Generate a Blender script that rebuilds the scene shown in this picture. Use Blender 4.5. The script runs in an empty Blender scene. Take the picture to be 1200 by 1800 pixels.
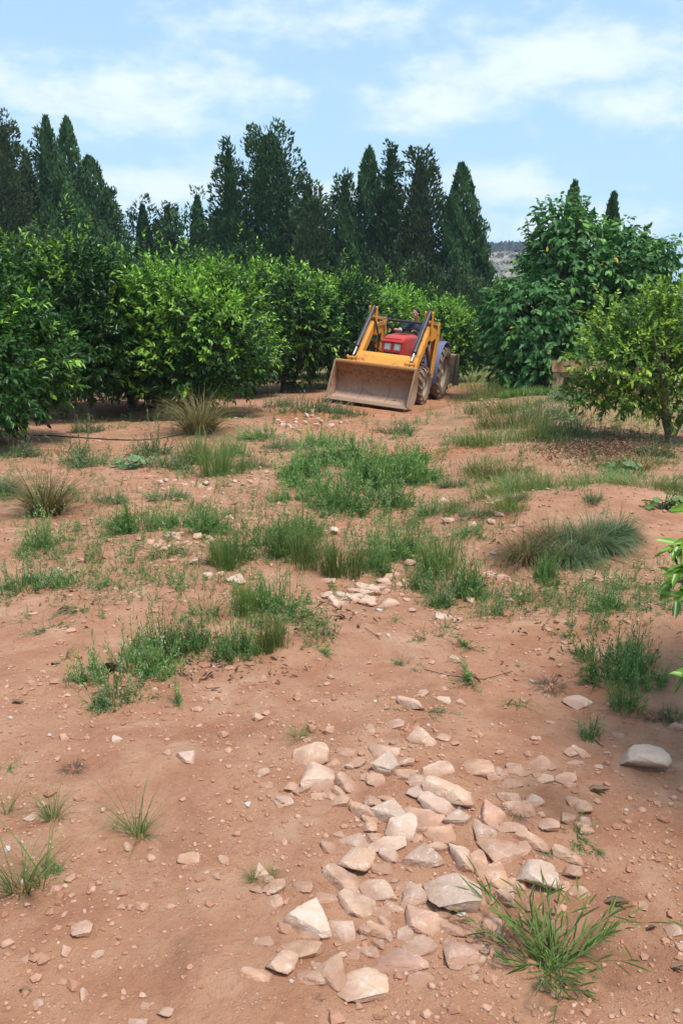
import bpy, bmesh, math
import numpy as np
from mathutils import Vector, Matrix
R = math.radians
SC = bpy.context.scene
COL = SC.collection

# ------------------------------------------------------------------ camera
F_PX = 1453.0                       # focal length in photograph pixels
PITCH = math.atan((900 - 585) / F_PX)
CAM_Z = 1.65
cam_d = bpy.data.cameras.new('camera')
cam = bpy.data.objects.new('camera', cam_d)
COL.objects.link(cam)
cam.location = (0, 0, CAM_Z)
cam.rotation_euler = (math.pi / 2 - PITCH, 0, 0)
cam_d.sensor_fit = 'VERTICAL'
cam_d.sensor_height = 22.3
cam_d.lens = 22.3 * F_PX / 1800
cam_d.clip_start = 0.05
cam_d.clip_end = 6000
SC.camera = cam

# ------------------------------------------------------------------ sky, sun, exposure
SUN_EL, SUN_AZ = 64.0, 135.0        # azimuth clockwise from +Y (the view direction)
world = bpy.data.worlds.new('World')
SC.world = world
world.use_nodes = True
SC.view_settings.view_transform = 'Standard'
SC.view_settings.look = 'None'
SC.view_settings.gamma = 1
SC.view_settings.exposure = 0.77
SC.view_settings.use_curve_mapping = False
SKY_STRENGTH = 0.115

CP, SP = math.cos(PITCH), math.sin(PITCH)
def build_world():
    nt = world.node_tree
    nt.nodes.clear()
    N, L = nt.nodes.new, nt.links.new
    out = N('ShaderNodeOutputWorld'); bg = N('ShaderNodeBackground')
    sky = N('ShaderNodeTexSky'); sky.sky_type = 'NISHITA'; sky.sun_disc = False
    sky.sun_elevation = R(SUN_EL); sky.sun_rotation = R(SUN_AZ)
    sky.air_density = 1.0; sky.dust_density = 1.4; sky.ozone_density = 1.5; sky.altitude = 100
    tc = N('ShaderNodeTexCoord'); sep = N('ShaderNodeSeparateXYZ'); L(tc.outputs['Generated'], sep.inputs[0])
    def M(op, a, b=None, clamp=False):
        n = N('ShaderNodeMath'); n.operation = op; n.use_clamp = clamp
        for i, v in enumerate((a, b)):
            if v is None: continue
            if isinstance(v, (int, float)): n.inputs[i].default_value = v
            else: L(v, n.inputs[i])
        return n.outputs[0]
    x, y, z = sep.outputs
    az = M('ARCTAN2', x, y)                     # 0 straight ahead
    el = M('ARCSINE', z)
    # cloud texture: stretched in azimuth
    comb = N('ShaderNodeCombineXYZ'); L(M('MULTIPLY', az, 1.0), comb.inputs[0]); L(M('MULTIPLY', el, 2.1), comb.inputs[1])
    def noise(scale, detail, rough, off):
        mp = N('ShaderNodeVectorMath'); mp.operation = 'ADD'; mp.inputs[1].default_value = off
        L(comb.outputs[0], mp.inputs[0])
        n = N('ShaderNodeTexNoise'); n.inputs['Scale'].default_value = scale; n.inputs['Detail'].default_value = detail
        n.inputs['Roughness'].default_value = rough; L(mp.outputs[0], n.inputs['Vector']); return n.outputs['Fac']
    n1 = noise(7.0, 9, 0.56, (3.1, 1.2, 0))
    n2 = noise(22.0, 7, 0.6, (0.3, 5.2, 2))
    wisp = noise(2.2, 8, 0.62, (7.3, 2.2, 4))
    nn = M('ADD', M('MULTIPLY', n1, 0.62), M('MULTIPLY', n2, 0.38))
    # cloud banks of this afternoon, (azimuth, elevation, half width, half height, weight)
    def B(px, py, w, h, k): return (math.degrees(math.atan2((px - 600) / F_PX, CP + (900 - py) / F_PX * SP)), math.degrees(math.atan((900 - py) / F_PX * .97 - .0)) - math.degrees(PITCH) + .4, w / 25., h / 25., k)
    banks = [B(190, 175, 260, 52, 1.), B(480, 150, 90, 24, .6), B(620, 150, 60, 18, .5), B(770, 180, 150, 34, .9), B(960, 115, 190, 46, 1.), B(1120, 195, 130, 34, .95), B(820, 60, 130, 40, .55),
             B(270, 325, 130, 32, .95), B(590, 335, 110, 34, .8), B(880, 320, 110, 34, .95), B(1100, 400, 190, 36, .8), B(900, 400, 120, 24, .7), B(520, 15, 180, 36, .85), B(660, 45, 90, 26, .6), B(30, 215, 90, 20, .6),
             B(935, 228, 36, 16, .7), B(1150, 110, 110, 50, .6), (-48.0, 18, 16, 4, .9), (55, 22, 18, 5, .9), (100, 30, 25, 8, .8),
             (170, 28, 35, 9, .8), (-110, 32, 30, 8, .8), (0, 50, 25, 7, .7), (80, 58, 30, 8, .7), (-90, 60, 30, 8, .7)]
    tot = None
    for a, e, w, h, k in banks:
        da = M('DIVIDE', M('SUBTRACT', az, R(a)), R(w)); de = M('DIVIDE', M('SUBTRACT', el, R(e)), R(h))
        r2 = M('ADD', M('MULTIPLY', da, da), M('MULTIPLY', de, de))
        g = M('MULTIPLY', M('EXPONENT', M('MULTIPLY', r2, -0.7)), k)
        tot = g if tot is None else M('MAXIMUM', tot, g)
    dens = M('ADD', M('MULTIPLY', tot, 0.62), M('MULTIPLY', M('SUBTRACT', nn, 0.5), 2.1))
    mr = N('ShaderNodeMapRange'); mr.interpolation_type = 'SMOOTHSTEP'
    L(dens, mr.inputs[0]); mr.inputs[1].default_value = 0.10; mr.inputs[2].default_value = 0.72
    wr = N('ShaderNodeMapRange'); L(wisp, wr.inputs[0]); wr.inputs[1].default_value = .38; wr.inputs[2].default_value = .75
    wr.inputs[3].default_value = 0.0; wr.inputs[4].default_value = 0.5
    # milky air towards the horizon
    hz = N('ShaderNodeMapRange'); L(el, hz.inputs[0]); hz.inputs[1].default_value = R(0); hz.inputs[2].default_value = R(30)
    hz.inputs[3].default_value = 0.85; hz.inputs[4].default_value = 0.52
    veil = M('MAXIMUM', wr.outputs[0], hz.outputs[0])
    def mix(f, a, b):
        n = N('ShaderNodeMix'); n.data_type = 'RGBA'
        L(f, n.inputs['Factor'])
        for s, v in (('A', a), ('B', b)):
            sk = [i for i in n.inputs if i.name == s and i.type == 'RGBA'][0]
            if isinstance(v, tuple): sk.default_value = v
            else: L(v, sk)
        return [o for o in n.outputs if o.type == 'RGBA'][0]
    c1 = mix(veil, sky.outputs[0], VEIL)
    c2 = mix(M('MULTIPLY', mr.outputs[0], 0.92), c1, CLOUD)
    L(c2, bg.inputs[0]); bg.inputs[1].default_value = SKY_STRENGTH
    L(bg.outputs[0], out.inputs[0])
VEIL = (2.9, 4.5, 5.9, 1)
CLOUD = (4.9, 5.5, 6.0, 1)
build_world()

sun_d = bpy.data.lights.new('sun', 'SUN')
sun = bpy.data.objects.new('sun', sun_d); COL.objects.link(sun)
sun_d.energy = 2.5; sun_d.angle = R(14); sun_d.color = (1.0, 0.95, 0.88)
sd = Vector((math.sin(R(SUN_AZ)) * math.cos(R(SUN_EL)), math.cos(R(SUN_AZ)) * math.cos(R(SUN_EL)), math.sin(R(SUN_EL))))
sun.rotation_euler = (-sd).to_track_quat('-Z', 'Y').to_euler()
sun.location = (20, -20, 30)

# ------------------------------------------------------------------ numeric helpers
def _hash(ix, iy, seed):
    h = (ix.astype(np.int64) * 374761393 + iy.astype(np.int64) * 668265263 + seed * 974634777) & 0x7fffffff
    h = ((h ^ (h >> 13)) * 1274126177) & 0x7fffffff
    return (h ^ (h >> 16)) & 0x7fffffff
def gnoise(x, y, seed=0):
    x = np.asarray(x, float); y = np.asarray(y, float)
    x0 = np.floor(x); y0 = np.floor(y); fx = x - x0; fy = y - y0
    u = fx * fx * fx * (fx * (fx * 6 - 15) + 10); v = fy * fy * fy * (fy * (fy * 6 - 15) + 10)
    def g(dx, dy):
        a = _hash(x0 + dx, y0 + dy, seed) * (2 * math.pi / 0x7fffffff)
        return np.cos(a) * (fx - dx) + np.sin(a) * (fy - dy)
    return ((g(0, 0) * (1 - u) + g(1, 0) * u) * (1 - v) + (g(0, 1) * (1 - u) + g(1, 1) * u) * v) * 1.5
def fbm(x, y, seed=0, octv=4, gain=.5):
    s = 0; a = 1; t = 0
    for o in range(octv):
        s = s + a * gnoise(x * 2 ** o, y * 2 ** o, seed + o * 17); t += a; a *= gain
    return s / t
def sstep(x, a, b):
    t = np.clip((x - a) / (b - a), 0, 1); return t * t * (3 - 2 * t)
def norm(v):
    return v / np.maximum(np.linalg.norm(v, axis=-1, keepdims=True), 1e-9)

# tractor frame on the ground
TR_O = np.array([1.92, 22.55]); TR_YAW = R(-20.5); TR_ROLL = R(6)
FWD = np.array([math.sin(TR_YAW), -math.cos(TR_YAW)]); LAT = np.array([math.cos(TR_YAW), math.sin(TR_YAW)])

BUMPS = [  # x, y, rx, ry, height
    (-1.35, 6.6, .55, .45, .07), (-.75, 7.0, .4, .35, .05), (1.9, 7.0, .9, .7, .16), (3.1, 7.6, 1.6, 1.3, .22), (.35, 9.6, .9, 1.3, -.07),
    (.55, 6.6, .45, 1.6, -.08), (-.25, 10.2, .9, 1.2, .08), (.42, 2.75, .42, .55, .035), (3.6, 12.0, 2.0, 2.2, .12), (4.6, 17.5, 1.4, 3.2, .28),
    (-2.2, 14.5, 1.6, 1.2, .12), (1.8, 10.5, .7, .6, .08), (-4.5, 12, 2.2, 2.5, .10), (-1.3, 4.9, .55, .35, .05), (1.9, 4.6, .5, .8, .06), (-.5, 17.0, 1.2, 1.0, .1)]
def H(x, y):
    x = np.asarray(x, float); y = np.asarray(y, float)
    r = np.hypot(x, y)
    near = 1 - sstep(r, 25, 60)
    h = .07 * fbm(x / 2.6, y / 2.6, 3, 3) * near
    h = h + .030 * fbm(x * 1.4, y * 1.4, 11, 3) * near
    h = h + .013 * fbm(x * 5, y * 5, 23, 4, .6) * (1 - sstep(r, 6, 20))
    h = h + .0035 * np.abs(fbm(x * 22, y * 22, 31, 3, .6)) * (1 - sstep(r, 4, 9))
    for bx, by, rx, ry, a in BUMPS:
        h = h + a * np.exp(-(((x - bx) / rx) ** 2 + ((y - by) / ry) ** 2))
    # the lane the tractor stands on leans to the right of the picture
    dx = x - TR_O[0]; dy = y - TR_O[1]
    lx = dx * LAT[0] + dy * LAT[1]; lf = dx * FWD[0] + dy * FWD[1]
    m = np.exp(-(np.maximum(np.abs(lx) - .9, 0) / .7) ** 2) * np.exp(-(np.maximum(np.abs(lf - 1.2) - 2.6, 0) / 1.0) ** 2)
    h = h * (1 - m) + m * (-math.tan(TR_ROLL) * np.clip(lx, -1.3, 1.3) + .012 * fbm(x * 3, y * 3, 5, 3))
    return h

CP, SP = math.cos(PITCH), math.sin(PITCH)
def ray(px, py):
    u = (px - 600) / F_PX; v = (900 - py) / F_PX
    return np.array([u, CP + v * SP, -SP + v * CP])          # unit camera depth
def gp(px, py):
    """ground point seen at photo pixel (px, py) and its camera depth"""
    d = ray(px, py); t0 = CAM_Z / max(-d[2], 1e-4); ts = t0 * np.linspace(.55, 1.35, 160)
    gap = CAM_Z + d[2] * ts - H(d[0] * ts, d[1] * ts); k = int(np.argmax(gap < 0)); k = max(k, 1)
    t = ts[k - 1] + (ts[k] - ts[k - 1]) * gap[k - 1] / max(gap[k - 1] - gap[k], 1e-9)
    return np.array([d[0] * t, d[1] * t, float(H(d[0] * t, d[1] * t))]), t
def at(px, py, dist):
    """point at photo pixel and given ground distance"""
    d = ray(px, py); t = dist / d[1]
    return np.array([d[0] * t, dist, CAM_Z + d[2] * t])

# ------------------------------------------------------------------ object helpers
def tag(o, label=None, cat=None, group=None, kind=None):
    if label: o['label'] = label
    if cat: o['category'] = cat
    if group: o['group'] = group
    if kind: o['kind'] = kind
    return o
def empty(name, loc, rz=0.0, rot=None):
    o = bpy.data.objects.new(name, None); COL.objects.link(o)
    o.location = tuple(loc); o.rotation_euler = rot if rot else (0, 0, rz); o.empty_display_size = .2
    return o
def link(name, me, parent=None, loc=None):
    o = bpy.data.objects.new(name, me); COL.objects.link(o)
    if parent: o.parent = parent
    if loc is not None: o.location = tuple(loc)
    return o
def np_mesh(name, V, faces, mat=None, smooth=True, attrs=None):
    """faces: list of (M,k) int arrays"""
    me = bpy.data.meshes.new(name)
    V = np.asarray(V, np.float32).reshape(-1, 3)
    me.vertices.add(len(V)); me.vertices.foreach_set('co', V.ravel())
    idx = np.concatenate([f.ravel() for f in faces]).astype(np.int32)
    cnt = np.concatenate([np.full(len(f), f.shape[1], np.int32) for f in faces])
    st = np.concatenate([[0], np.cumsum(cnt)[:-1]]).astype(np.int32)
    me.loops.add(len(idx)); me.loops.foreach_set('vertex_index', idx)
    me.polygons.add(len(cnt)); me.polygons.foreach_set('loop_start', st)
    me.polygons.foreach_set('use_smooth', np.full(len(cnt), smooth, bool))
    me.update(calc_edges=True)
    if attrs:
        for k, a in attrs.items():
            dom = 'FACE' if len(a) == len(cnt) else 'POINT'
            at_ = me.attributes.new(k, 'FLOAT', dom); at_.data.foreach_set('value', np.asarray(a, np.float32))
    if mat: me.materials.append(mat)
    return me
class Geo:
    """collects numpy pieces into one mesh"""
    def __init__(s): s.V = []; s.F = {}; s.n = 0; s.A = {}
    def add(s, V, F, **attrs):
        V = np.asarray(V, float).reshape(-1, 3); F = np.asarray(F, int)
        k = F.shape[1]; s.F.setdefault(k, []).append(F + s.n)
        for a in ('rnd', 'young'):
            v = attrs.get(a, 0.0)
            s.A.setdefault((a, k), []).append(np.full(len(F), v) if np.isscalar(v) else np.asarray(v))
        s.V.append(V); s.n += len(V)
    def mesh(s, name, mat, smooth=True):
        ks = sorted(s.F)
        attrs = {a: np.concatenate([np.concatenate(s.A[(a, k)]) for k in ks]) for a in ('rnd', 'young')}
        return np_mesh(name, np.concatenate(s.V), [np.concatenate(s.F[k]) for k in ks], mat, smooth, attrs)
def leaves(g, P, D, Nn, L, W, rnd, young, fold=.25, droop=.15, fine=True):
    """two-sided folded leaves: base P, axis D, face normal Nn"""
    n = len(P)
    S = norm(np.cross(D, Nn)); Nn = norm(np.cross(S, D))
    L = np.broadcast_to(np.asarray(L, float), n)[:, None]; W = np.broadcast_to(np.asarray(W, float), n)[:, None]
    tip = P + D * L - Nn * L * droop
    if fine:
        m1 = P + D * L * .33 + Nn * W * fold * .4; m2 = P + D * L * .7 - Nn * L * droop * .35 + Nn * W * fold * .3
        V = np.stack([P, m1 + S * W * .5, m2 + S * W * .36, tip, m2 - S * W * .36, m1 - S * W * .5], 1).reshape(-1, 3)
        b = np.arange(n)[:, None] * 6
        F = np.concatenate([b + [0, 1, 2, 3], b + [0, 3, 4, 5]])
    else:
        m = P + D * L * .45 + Nn * W * fold * .5
        V = np.stack([P, m + S * W * .5, tip, m - S * W * .5], 1).reshape(-1, 3)
        b = np.arange(n)[:, None] * 4
        F = np.concatenate([b + [0, 1, 2], b + [0, 2, 3]])
    g.add(V, F, rnd=np.tile(rnd, 2), young=np.tile(young, 2))
def ribbons(g, P, az, L, W, lean, curl, rnd, young, segs=4):
    """grass blades / stems; returns function giving points on the curve"""
    n = len(P); t = np.linspace(0, 1, segs + 1)
    hd = np.stack([np.cos(az), np.sin(az), np.zeros(n)], 1)
    def pt(t):
        t = np.asarray(t)[..., None] if np.ndim(t) else t
        a = (lean[:, None] + curl[:, None] * t)
        return P + hd * (L[:, None] * t * np.sin(a)) + np.array([0, 0, 1.]) * (L[:, None] * t * np.cos(a))
    rng = np.random.default_rng(len(P)); sa = az + math.pi / 2 + rng.normal(0, .5, n)
    S = np.stack([np.cos(sa), np.sin(sa), rng.normal(0, .2, n)], 1)
    rows = []
    for k, tt in enumerate(t):
        w = (W * (1 - tt ** 2 * .92) * .5)[:, None]; c = pt(np.full(n, tt))
        rows += [c - S * w, c + S * w]
    V = np.stack(rows, 1).reshape(-1, 3); b = np.arange(n)[:, None] * (2 * (segs + 1))
    for k in range(segs):
        g.add(np.zeros((0, 3)), b + [2 * k, 2 * k + 1, 2 * k + 3, 2 * k + 2], rnd=rnd, young=young)
    # Geo.add offsets by s.n, so the vertices go in last
    g.V.append(V); g.n += len(V)
    return pt
def tube_pts(g, pts, rads, sides=7, **kw):
    pts = np.asarray(pts, float); n = len(pts); rads = np.broadcast_to(rads, n)
    T = np.gradient(pts, axis=0); T = norm(T)
    ref = np.array([0.31, .87, .23]) if abs(T[0][2]) > .6 else np.array([.05, .1, 1.])
    V = []
    for i in range(n):
        a = norm(np.cross(T[i], ref)); b = np.cross(T[i], a)
        an = np.arange(sides) * 2 * math.pi / sides
        V.append(pts[i] + rads[i] * (np.cos(an)[:, None] * a + np.sin(an)[:, None] * b))
    V = np.concatenate(V); F = []
    for i in range(n - 1):
        for k in range(sides):
            F.append([i * sides + k, i * sides + (k + 1) % sides, (i + 1) * sides + (k + 1) % sides, (i + 1) * sides + k])
    g.add(V, F, **kw)

# ------------------------------------------------------------------ material helpers
class NT:
    def __init__(s, name):
        s.m = bpy.data.materials.new(name); s.m.use_nodes = True; s.t = s.m.node_tree; s.t.nodes.clear()
        s.out = s.t.nodes.new('ShaderNodeOutputMaterial')
    def n(s, k, **kw):
        x = s.t.nodes.new('ShaderNode' + k)
        for a, v in kw.items(): setattr(x, a, v)
        return x
    def set(s, sock, v):
        if v is None: return
        if isinstance(v, bpy.types.NodeSocket): s.t.links.new(v, sock)
        elif isinstance(v, tuple) and len(v) == 3 and sock.type == 'RGBA': sock.default_value = v + (1,)
        else: sock.default_value = v
    def math(s, op, a, b=None, c=None):
        x = s.n('Math', operation=op)
        for i, v in enumerate((a, b, c)): s.set(x.inputs[i], v)
        return x.outputs[0]
    def mix(s, f, a, b, blend='MIX'):
        x = s.n('Mix', data_type='RGBA', blend_type=blend); s.set(x.inputs[0], f); s.set(x.inputs[6], a); s.set(x.inputs[7], b)
        return x.outputs[2]
    def noise(s, scale, detail=4, rough=.55, vec=None, dist=0):
        x = s.n('TexNoise'); x.inputs['Scale'].default_value = scale; x.inputs['Detail'].default_value = detail
        x.inputs['Roughness'].default_value = rough; x.inputs['Distortion'].default_value = dist
        s.set(x.inputs['Vector'], vec); return x.outputs['Fac']
    def ramp(s, f, a, b, c=0., d=1.):
        x = s.n('MapRange'); s.set(x.inputs[0], f)
        for i, v in enumerate((a, b, c, d)): x.inputs[i + 1].default_value = v
        return x.outputs[0]
    def attr(s, name): return s.n('Attribute', attribute_name=name).outputs['Fac']
    def obj(s): return s.n('TexCoord').outputs['Object']
    def bump(s, h, strength=.3, dist=.01):
        x = s.n('Bump'); s.set(x.inputs['Height'], h); x.inputs['Strength'].default_value = strength; x.inputs['Distance'].default_value = dist
        return x.outputs[0]
    def princ(s, col, rough=.6, metal=0., nrm=None, spec=.5, **kw):
        x = s.n('BsdfPrincipled'); s.set(x.inputs['Base Color'], col); s.set(x.inputs['Roughness'], rough); s.set(x.inputs['Metallic'], metal)
        x.inputs['Specular IOR Level'].default_value = spec
        if nrm is not None: s.set(x.inputs['Normal'], nrm)
        for k, v in kw.items(): s.set(x.inputs[k], v)
        return x.outputs[0]
    def done(s, sh): s.t.links.new(sh, s.out.inputs[0]); return s.m
def leaf_mat(name, dark, lite, young, rough=.45, trans=.3, special=None, spec=.4):
    """dark..lite picked by the leaf's own random number, young growth colour by its own attribute"""
    t = NT(name); r = t.attr('rnd'); y = t.attr('young')
    c = t.mix(r, dark, lite)
    c = t.mix(y, c, young)
    c = t.mix(t.math('GREATER_THAN', y, 1.5), c, (.50, .52, .38))
    hs = t.n('HueSaturation'); t.set(hs.inputs['Color'], c); t.set(hs.inputs['Value'], t.ramp(t.n('ObjectInfo').outputs['Random'], 0, 1, .8, 1.2)); c = hs.outputs[0]
    if special: c = t.mix(t.math('GREATER_THAN', r, special[0]), c, special[1])
    p = t.princ(c, rough, spec=spec)
    tr = t.n('BsdfTranslucent'); t.set(tr.inputs[0], t.mix(.5, c, (.35, .5, .05), 'SOFT_LIGHT'))
    mx = t.n('MixShader'); mx.inputs[0].default_value = trans
    t.t.links.new(p, mx.inputs[1]); t.t.links.new(tr.outputs[0], mx.inputs[2])
    return t.done(mx.outputs[0])
# ------------------------------------------------------------------ ground
def soil_mat():
    t = NT('red_soil'); o = t.obj()
    red = t.attr('red'); grn = t.attr('green')
    big = t.noise(.7, 3, .5, o); mid = t.noise(4.5, 5, .6, o); fine = t.noise(38, 6, .7, o); gr = t.noise(160, 3, .7, o)
    c = t.mix(t.ramp(big, .35, .65), (.358, .160, .088), (.425, .212, .126))
    c = t.mix(t.ramp(mid, .38, .68), c, (.475, .262, .158))
    c = t.mix(t.ramp(fine, .52, .78, 0, .75), c, (.24, .105, .058))
    c = t.mix(t.ramp(gr, .55, .75, 0, .5), c, (.52, .30, .19))
    c = t.mix(red, c, t.mix(t.ramp(mid, .3, .7), (.34, .105, .038), (.44, .175, .082)))
    c = t.mix(t.ramp(t.noise(1.6, 6, .65, o, .8), .54, .70, 0, .55), c, (.24, .105, .060))
    c = t.mix(t.ramp(t.noise(2.7, 6, .6, o, .5), .55, .68, 0, .6), c, (.54, .34, .222))
    # crumbs and grit
    v = t.n('TexVoronoi', feature='F1'); v.inputs['Scale'].default_value = 70; t.set(v.inputs['Vector'], o)
    peb = t.ramp(v.outputs['Distance'], .22, .34, 1, 0)
    vc = t.n('SeparateColor'); t.t.links.new(v.outputs['Color'], vc.inputs[0])
    sel = t.math('GREATER_THAN', vc.outputs[0], .84)
    pm = t.math('MULTIPLY', peb, sel)
    c = t.mix(t.math('MULTIPLY', pm, .55), c, t.mix(vc.outputs[1], (.46, .25, .16), (.58, .42, .33)))
    c = t.mix(grn, c, t.mix(t.ramp(fine, .35, .65), (.07, .115, .03), (.16, .17, .06)))
    v2 = t.n('TexVoronoi', feature='SMOOTH_F1'); v2.inputs['Scale'].default_value = 26; t.set(v2.inputs['Vector'], o)
    h = t.math('ADD', t.math('MULTIPLY', fine, .9), t.math('MULTIPLY', gr, .35))
    h = t.math('ADD', h, t.math('MULTIPLY', pm, .18))
    h = t.math('SUBTRACT', h, t.math('MULTIPLY', v2.outputs['Distance'], .25))
    return t.done(t.princ(c, .95, nrm=t.bump(h, .9, .018), spec=.15))
def build_ground():
    nu, nv = 620, 640
    u = np.linspace(-1, 1, nu); v = np.linspace(-.62, 1, nv)
    X = .75 * np.sinh(8.1 * u); Y = 2.4 + .75 * np.sinh(8.1 * v)
    gx, gy = np.meshgrid(X, Y)
    gz = H(gx, gy)
    V = np.stack([gx, gy, gz], -1).reshape(-1, 3)
    i = np.arange(nu * nv).reshape(nv, nu)
    F = np.stack([i[:-1, :-1], i[:-1, 1:], i[1:, 1:], i[1:, :-1]], -1).reshape(-1, 4)
    x, y = V[:, 0], V[:, 1]
    dx = x - TR_O[0]; dy = y - TR_O[1]
    lx = dx * LAT[0] + dy * LAT[1]; lf = dx * FWD[0] + dy * FWD[1]
    lane = np.exp(-((lx + .2) / 1.5) ** 2) * sstep(-lf, -10.5, -5.5) * (1 - sstep(-lf, 2, 8))
    red = lane * (.85 + .6 * fbm(x * .9, y * .9, 77, 3))
    for bx, by, rr, a in ((1.4, 11.3, .7, .8), (-.8, 15.2, .7, .55), (-.1, 14.5, .9, .5), (3.9, 3.6, 1.6, .35), (-3.2, 4.6, 1.2, .2)):
        red = np.maximum(red, a * np.exp(-((x - bx) ** 2 + (y - by) ** 2) / rr ** 2))
    red = np.clip(red + .18 * fbm(x * .6, y * .6, 41, 3), 0, 1)
    grn = sstep(y, 23, 34) * (.75 + .6 * fbm(x * .4, y * .4, 9, 3)) * (1 - .8 * lane)
    grn = np.maximum(grn, .5 * np.exp(-(((x - 6) / 2.6) ** 2 + ((y - 20) / 6) ** 2)))
    grn = np.maximum(grn, .35 * sstep(fbm(x * .8, y * .8, 55, 3), .05, .35) * sstep(y, 8, 14))
    grn = grn * (1 - .8 * red)
    me = np_mesh('ground', V, [F], soil_mat(), True, {'red': red, 'green': np.clip(grn, 0, 1)})
    o = link('ground', me); tag(o, 'stony red brown soil of the orchard sloping towards the camera', 'ground', kind='structure')
build_ground()

def pebble_unit(rng):
    t = (1 + 5 ** .5) / 2
    V = np.array([[-1, t, 0], [1, t, 0], [-1, -t, 0], [1, -t, 0], [0, -1, t], [0, 1, t], [0, -1, -t], [0, 1, -t], [t, 0, -1], [t, 0, 1], [-t, 0, -1], [-t, 0, 1]])
    V = norm(V)
    F = np.array([[0, 11, 5], [0, 5, 1], [0, 1, 7], [0, 7, 10], [0, 10, 11], [1, 5, 9], [5, 11, 4], [11, 10, 2], [10, 7, 6], [7, 1, 8],
                  [3, 9, 4], [3, 4, 2], [3, 2, 6], [3, 6, 8], [3, 8, 9], [4, 9, 5], [2, 4, 11], [6, 2, 10], [8, 6, 7], [9, 8, 1]])
    return V, F
def stone_mat(name, grit=1.0):
    t = NT(name); o = t.n('TexCoord').outputs['Object']
    inf = t.n('ObjectInfo'); rnd = inf.outputs['Random']
    vec = t.n('VectorMath', operation='ADD'); t.t.links.new(o, vec.inputs[0])
    cx = t.n('CombineXYZ'); t.set(cx.inputs[0], t.math('MULTIPLY', rnd, 37.)); t.set(cx.inputs[1], t.math('MULTIPLY', rnd, 11.)); t.t.links.new(cx.outputs[0], vec.inputs[1])
    p = vec.outputs[0]
    a = t.noise(9, 5, .65, p); b = t.noise(30, 8, .78, p, .8); cc = t.noise(120, 4, .7, p)
    base = inf.outputs['Color']
    base = t.mix(t.ramp(a, .45, .66, 0, .5), base, (.56, .33, .20))
    base = t.mix(t.ramp(b, .53, .62, 0, .85), base, (.74, .62, .53))
    base = t.mix(t.ramp(b, .40, .30, 0, .55), base, (.30, .20, .165))
    v = t.n('TexVoronoi', feature='DISTANCE_TO_EDGE'); v.inputs['Scale'].default_value = 9; 
    dv = t.n('VectorMath', operation='ADD'); t.t.links.new(p, dv.inputs[0])
    nc = t.n('TexNoise'); nc.inputs['Scale'].default_value = 14; t.t.links.new(p, nc.inputs['Vector'])
    sc_ = t.n('VectorMath', operation='SCALE'); t.t.links.new(nc.outputs['Color'], sc_.inputs[0]); sc_.inputs['Scale'].default_value = .12
    t.t.links.new(sc_.outputs[0], dv.inputs[1]); t.t.links.new(dv.outputs[0], v.inputs['Vector'])
    crack = t.ramp(v.outputs['Distance'], .0, .012, 1, 0)
    vein = t.math('MULTIPLY', crack, t.math('GREATER_THAN', a, .5))
    base = t.mix(t.math('MULTIPLY', vein, .35), base, (.66, .60, .55))
    # clay stuck to the lower flanks, in each stone's own height
    sp = t.n('SeparateXYZ'); t.t.links.new(o, sp.inputs[0])
    low = t.ramp(t.math('ADD', sp.outputs[2], t.math('MULTIPLY', t.math('SUBTRACT', a, .5), .10)), .0, .026, 1, 0)
    base = t.mix(t.math('MULTIPLY', low, .75), base, (.36, .19, .12))
    h = t.math('ADD', t.math('MULTIPLY', b, 1.), t.math('MULTIPLY', cc, .35))
    h = t.math('SUBTRACT', h, t.math('MULTIPLY', vein, .25))
    return t.done(t.princ(base, .85, nrm=t.bump(h, .7, .010), spec=.2))
def gravel_mat():
    t = NT('gravel'); r = t.attr('rnd')
    c = t.mix(r, (.36, .165, .095), (.56, .35, .25)); c = t.mix(t.attr('young'), c, (.56, .50, .46))
    n = t.noise(60, 4, .6, t.obj())
    return t.done(t.princ(c, .9, nrm=t.bump(n, .4, .004), spec=.2))
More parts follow.
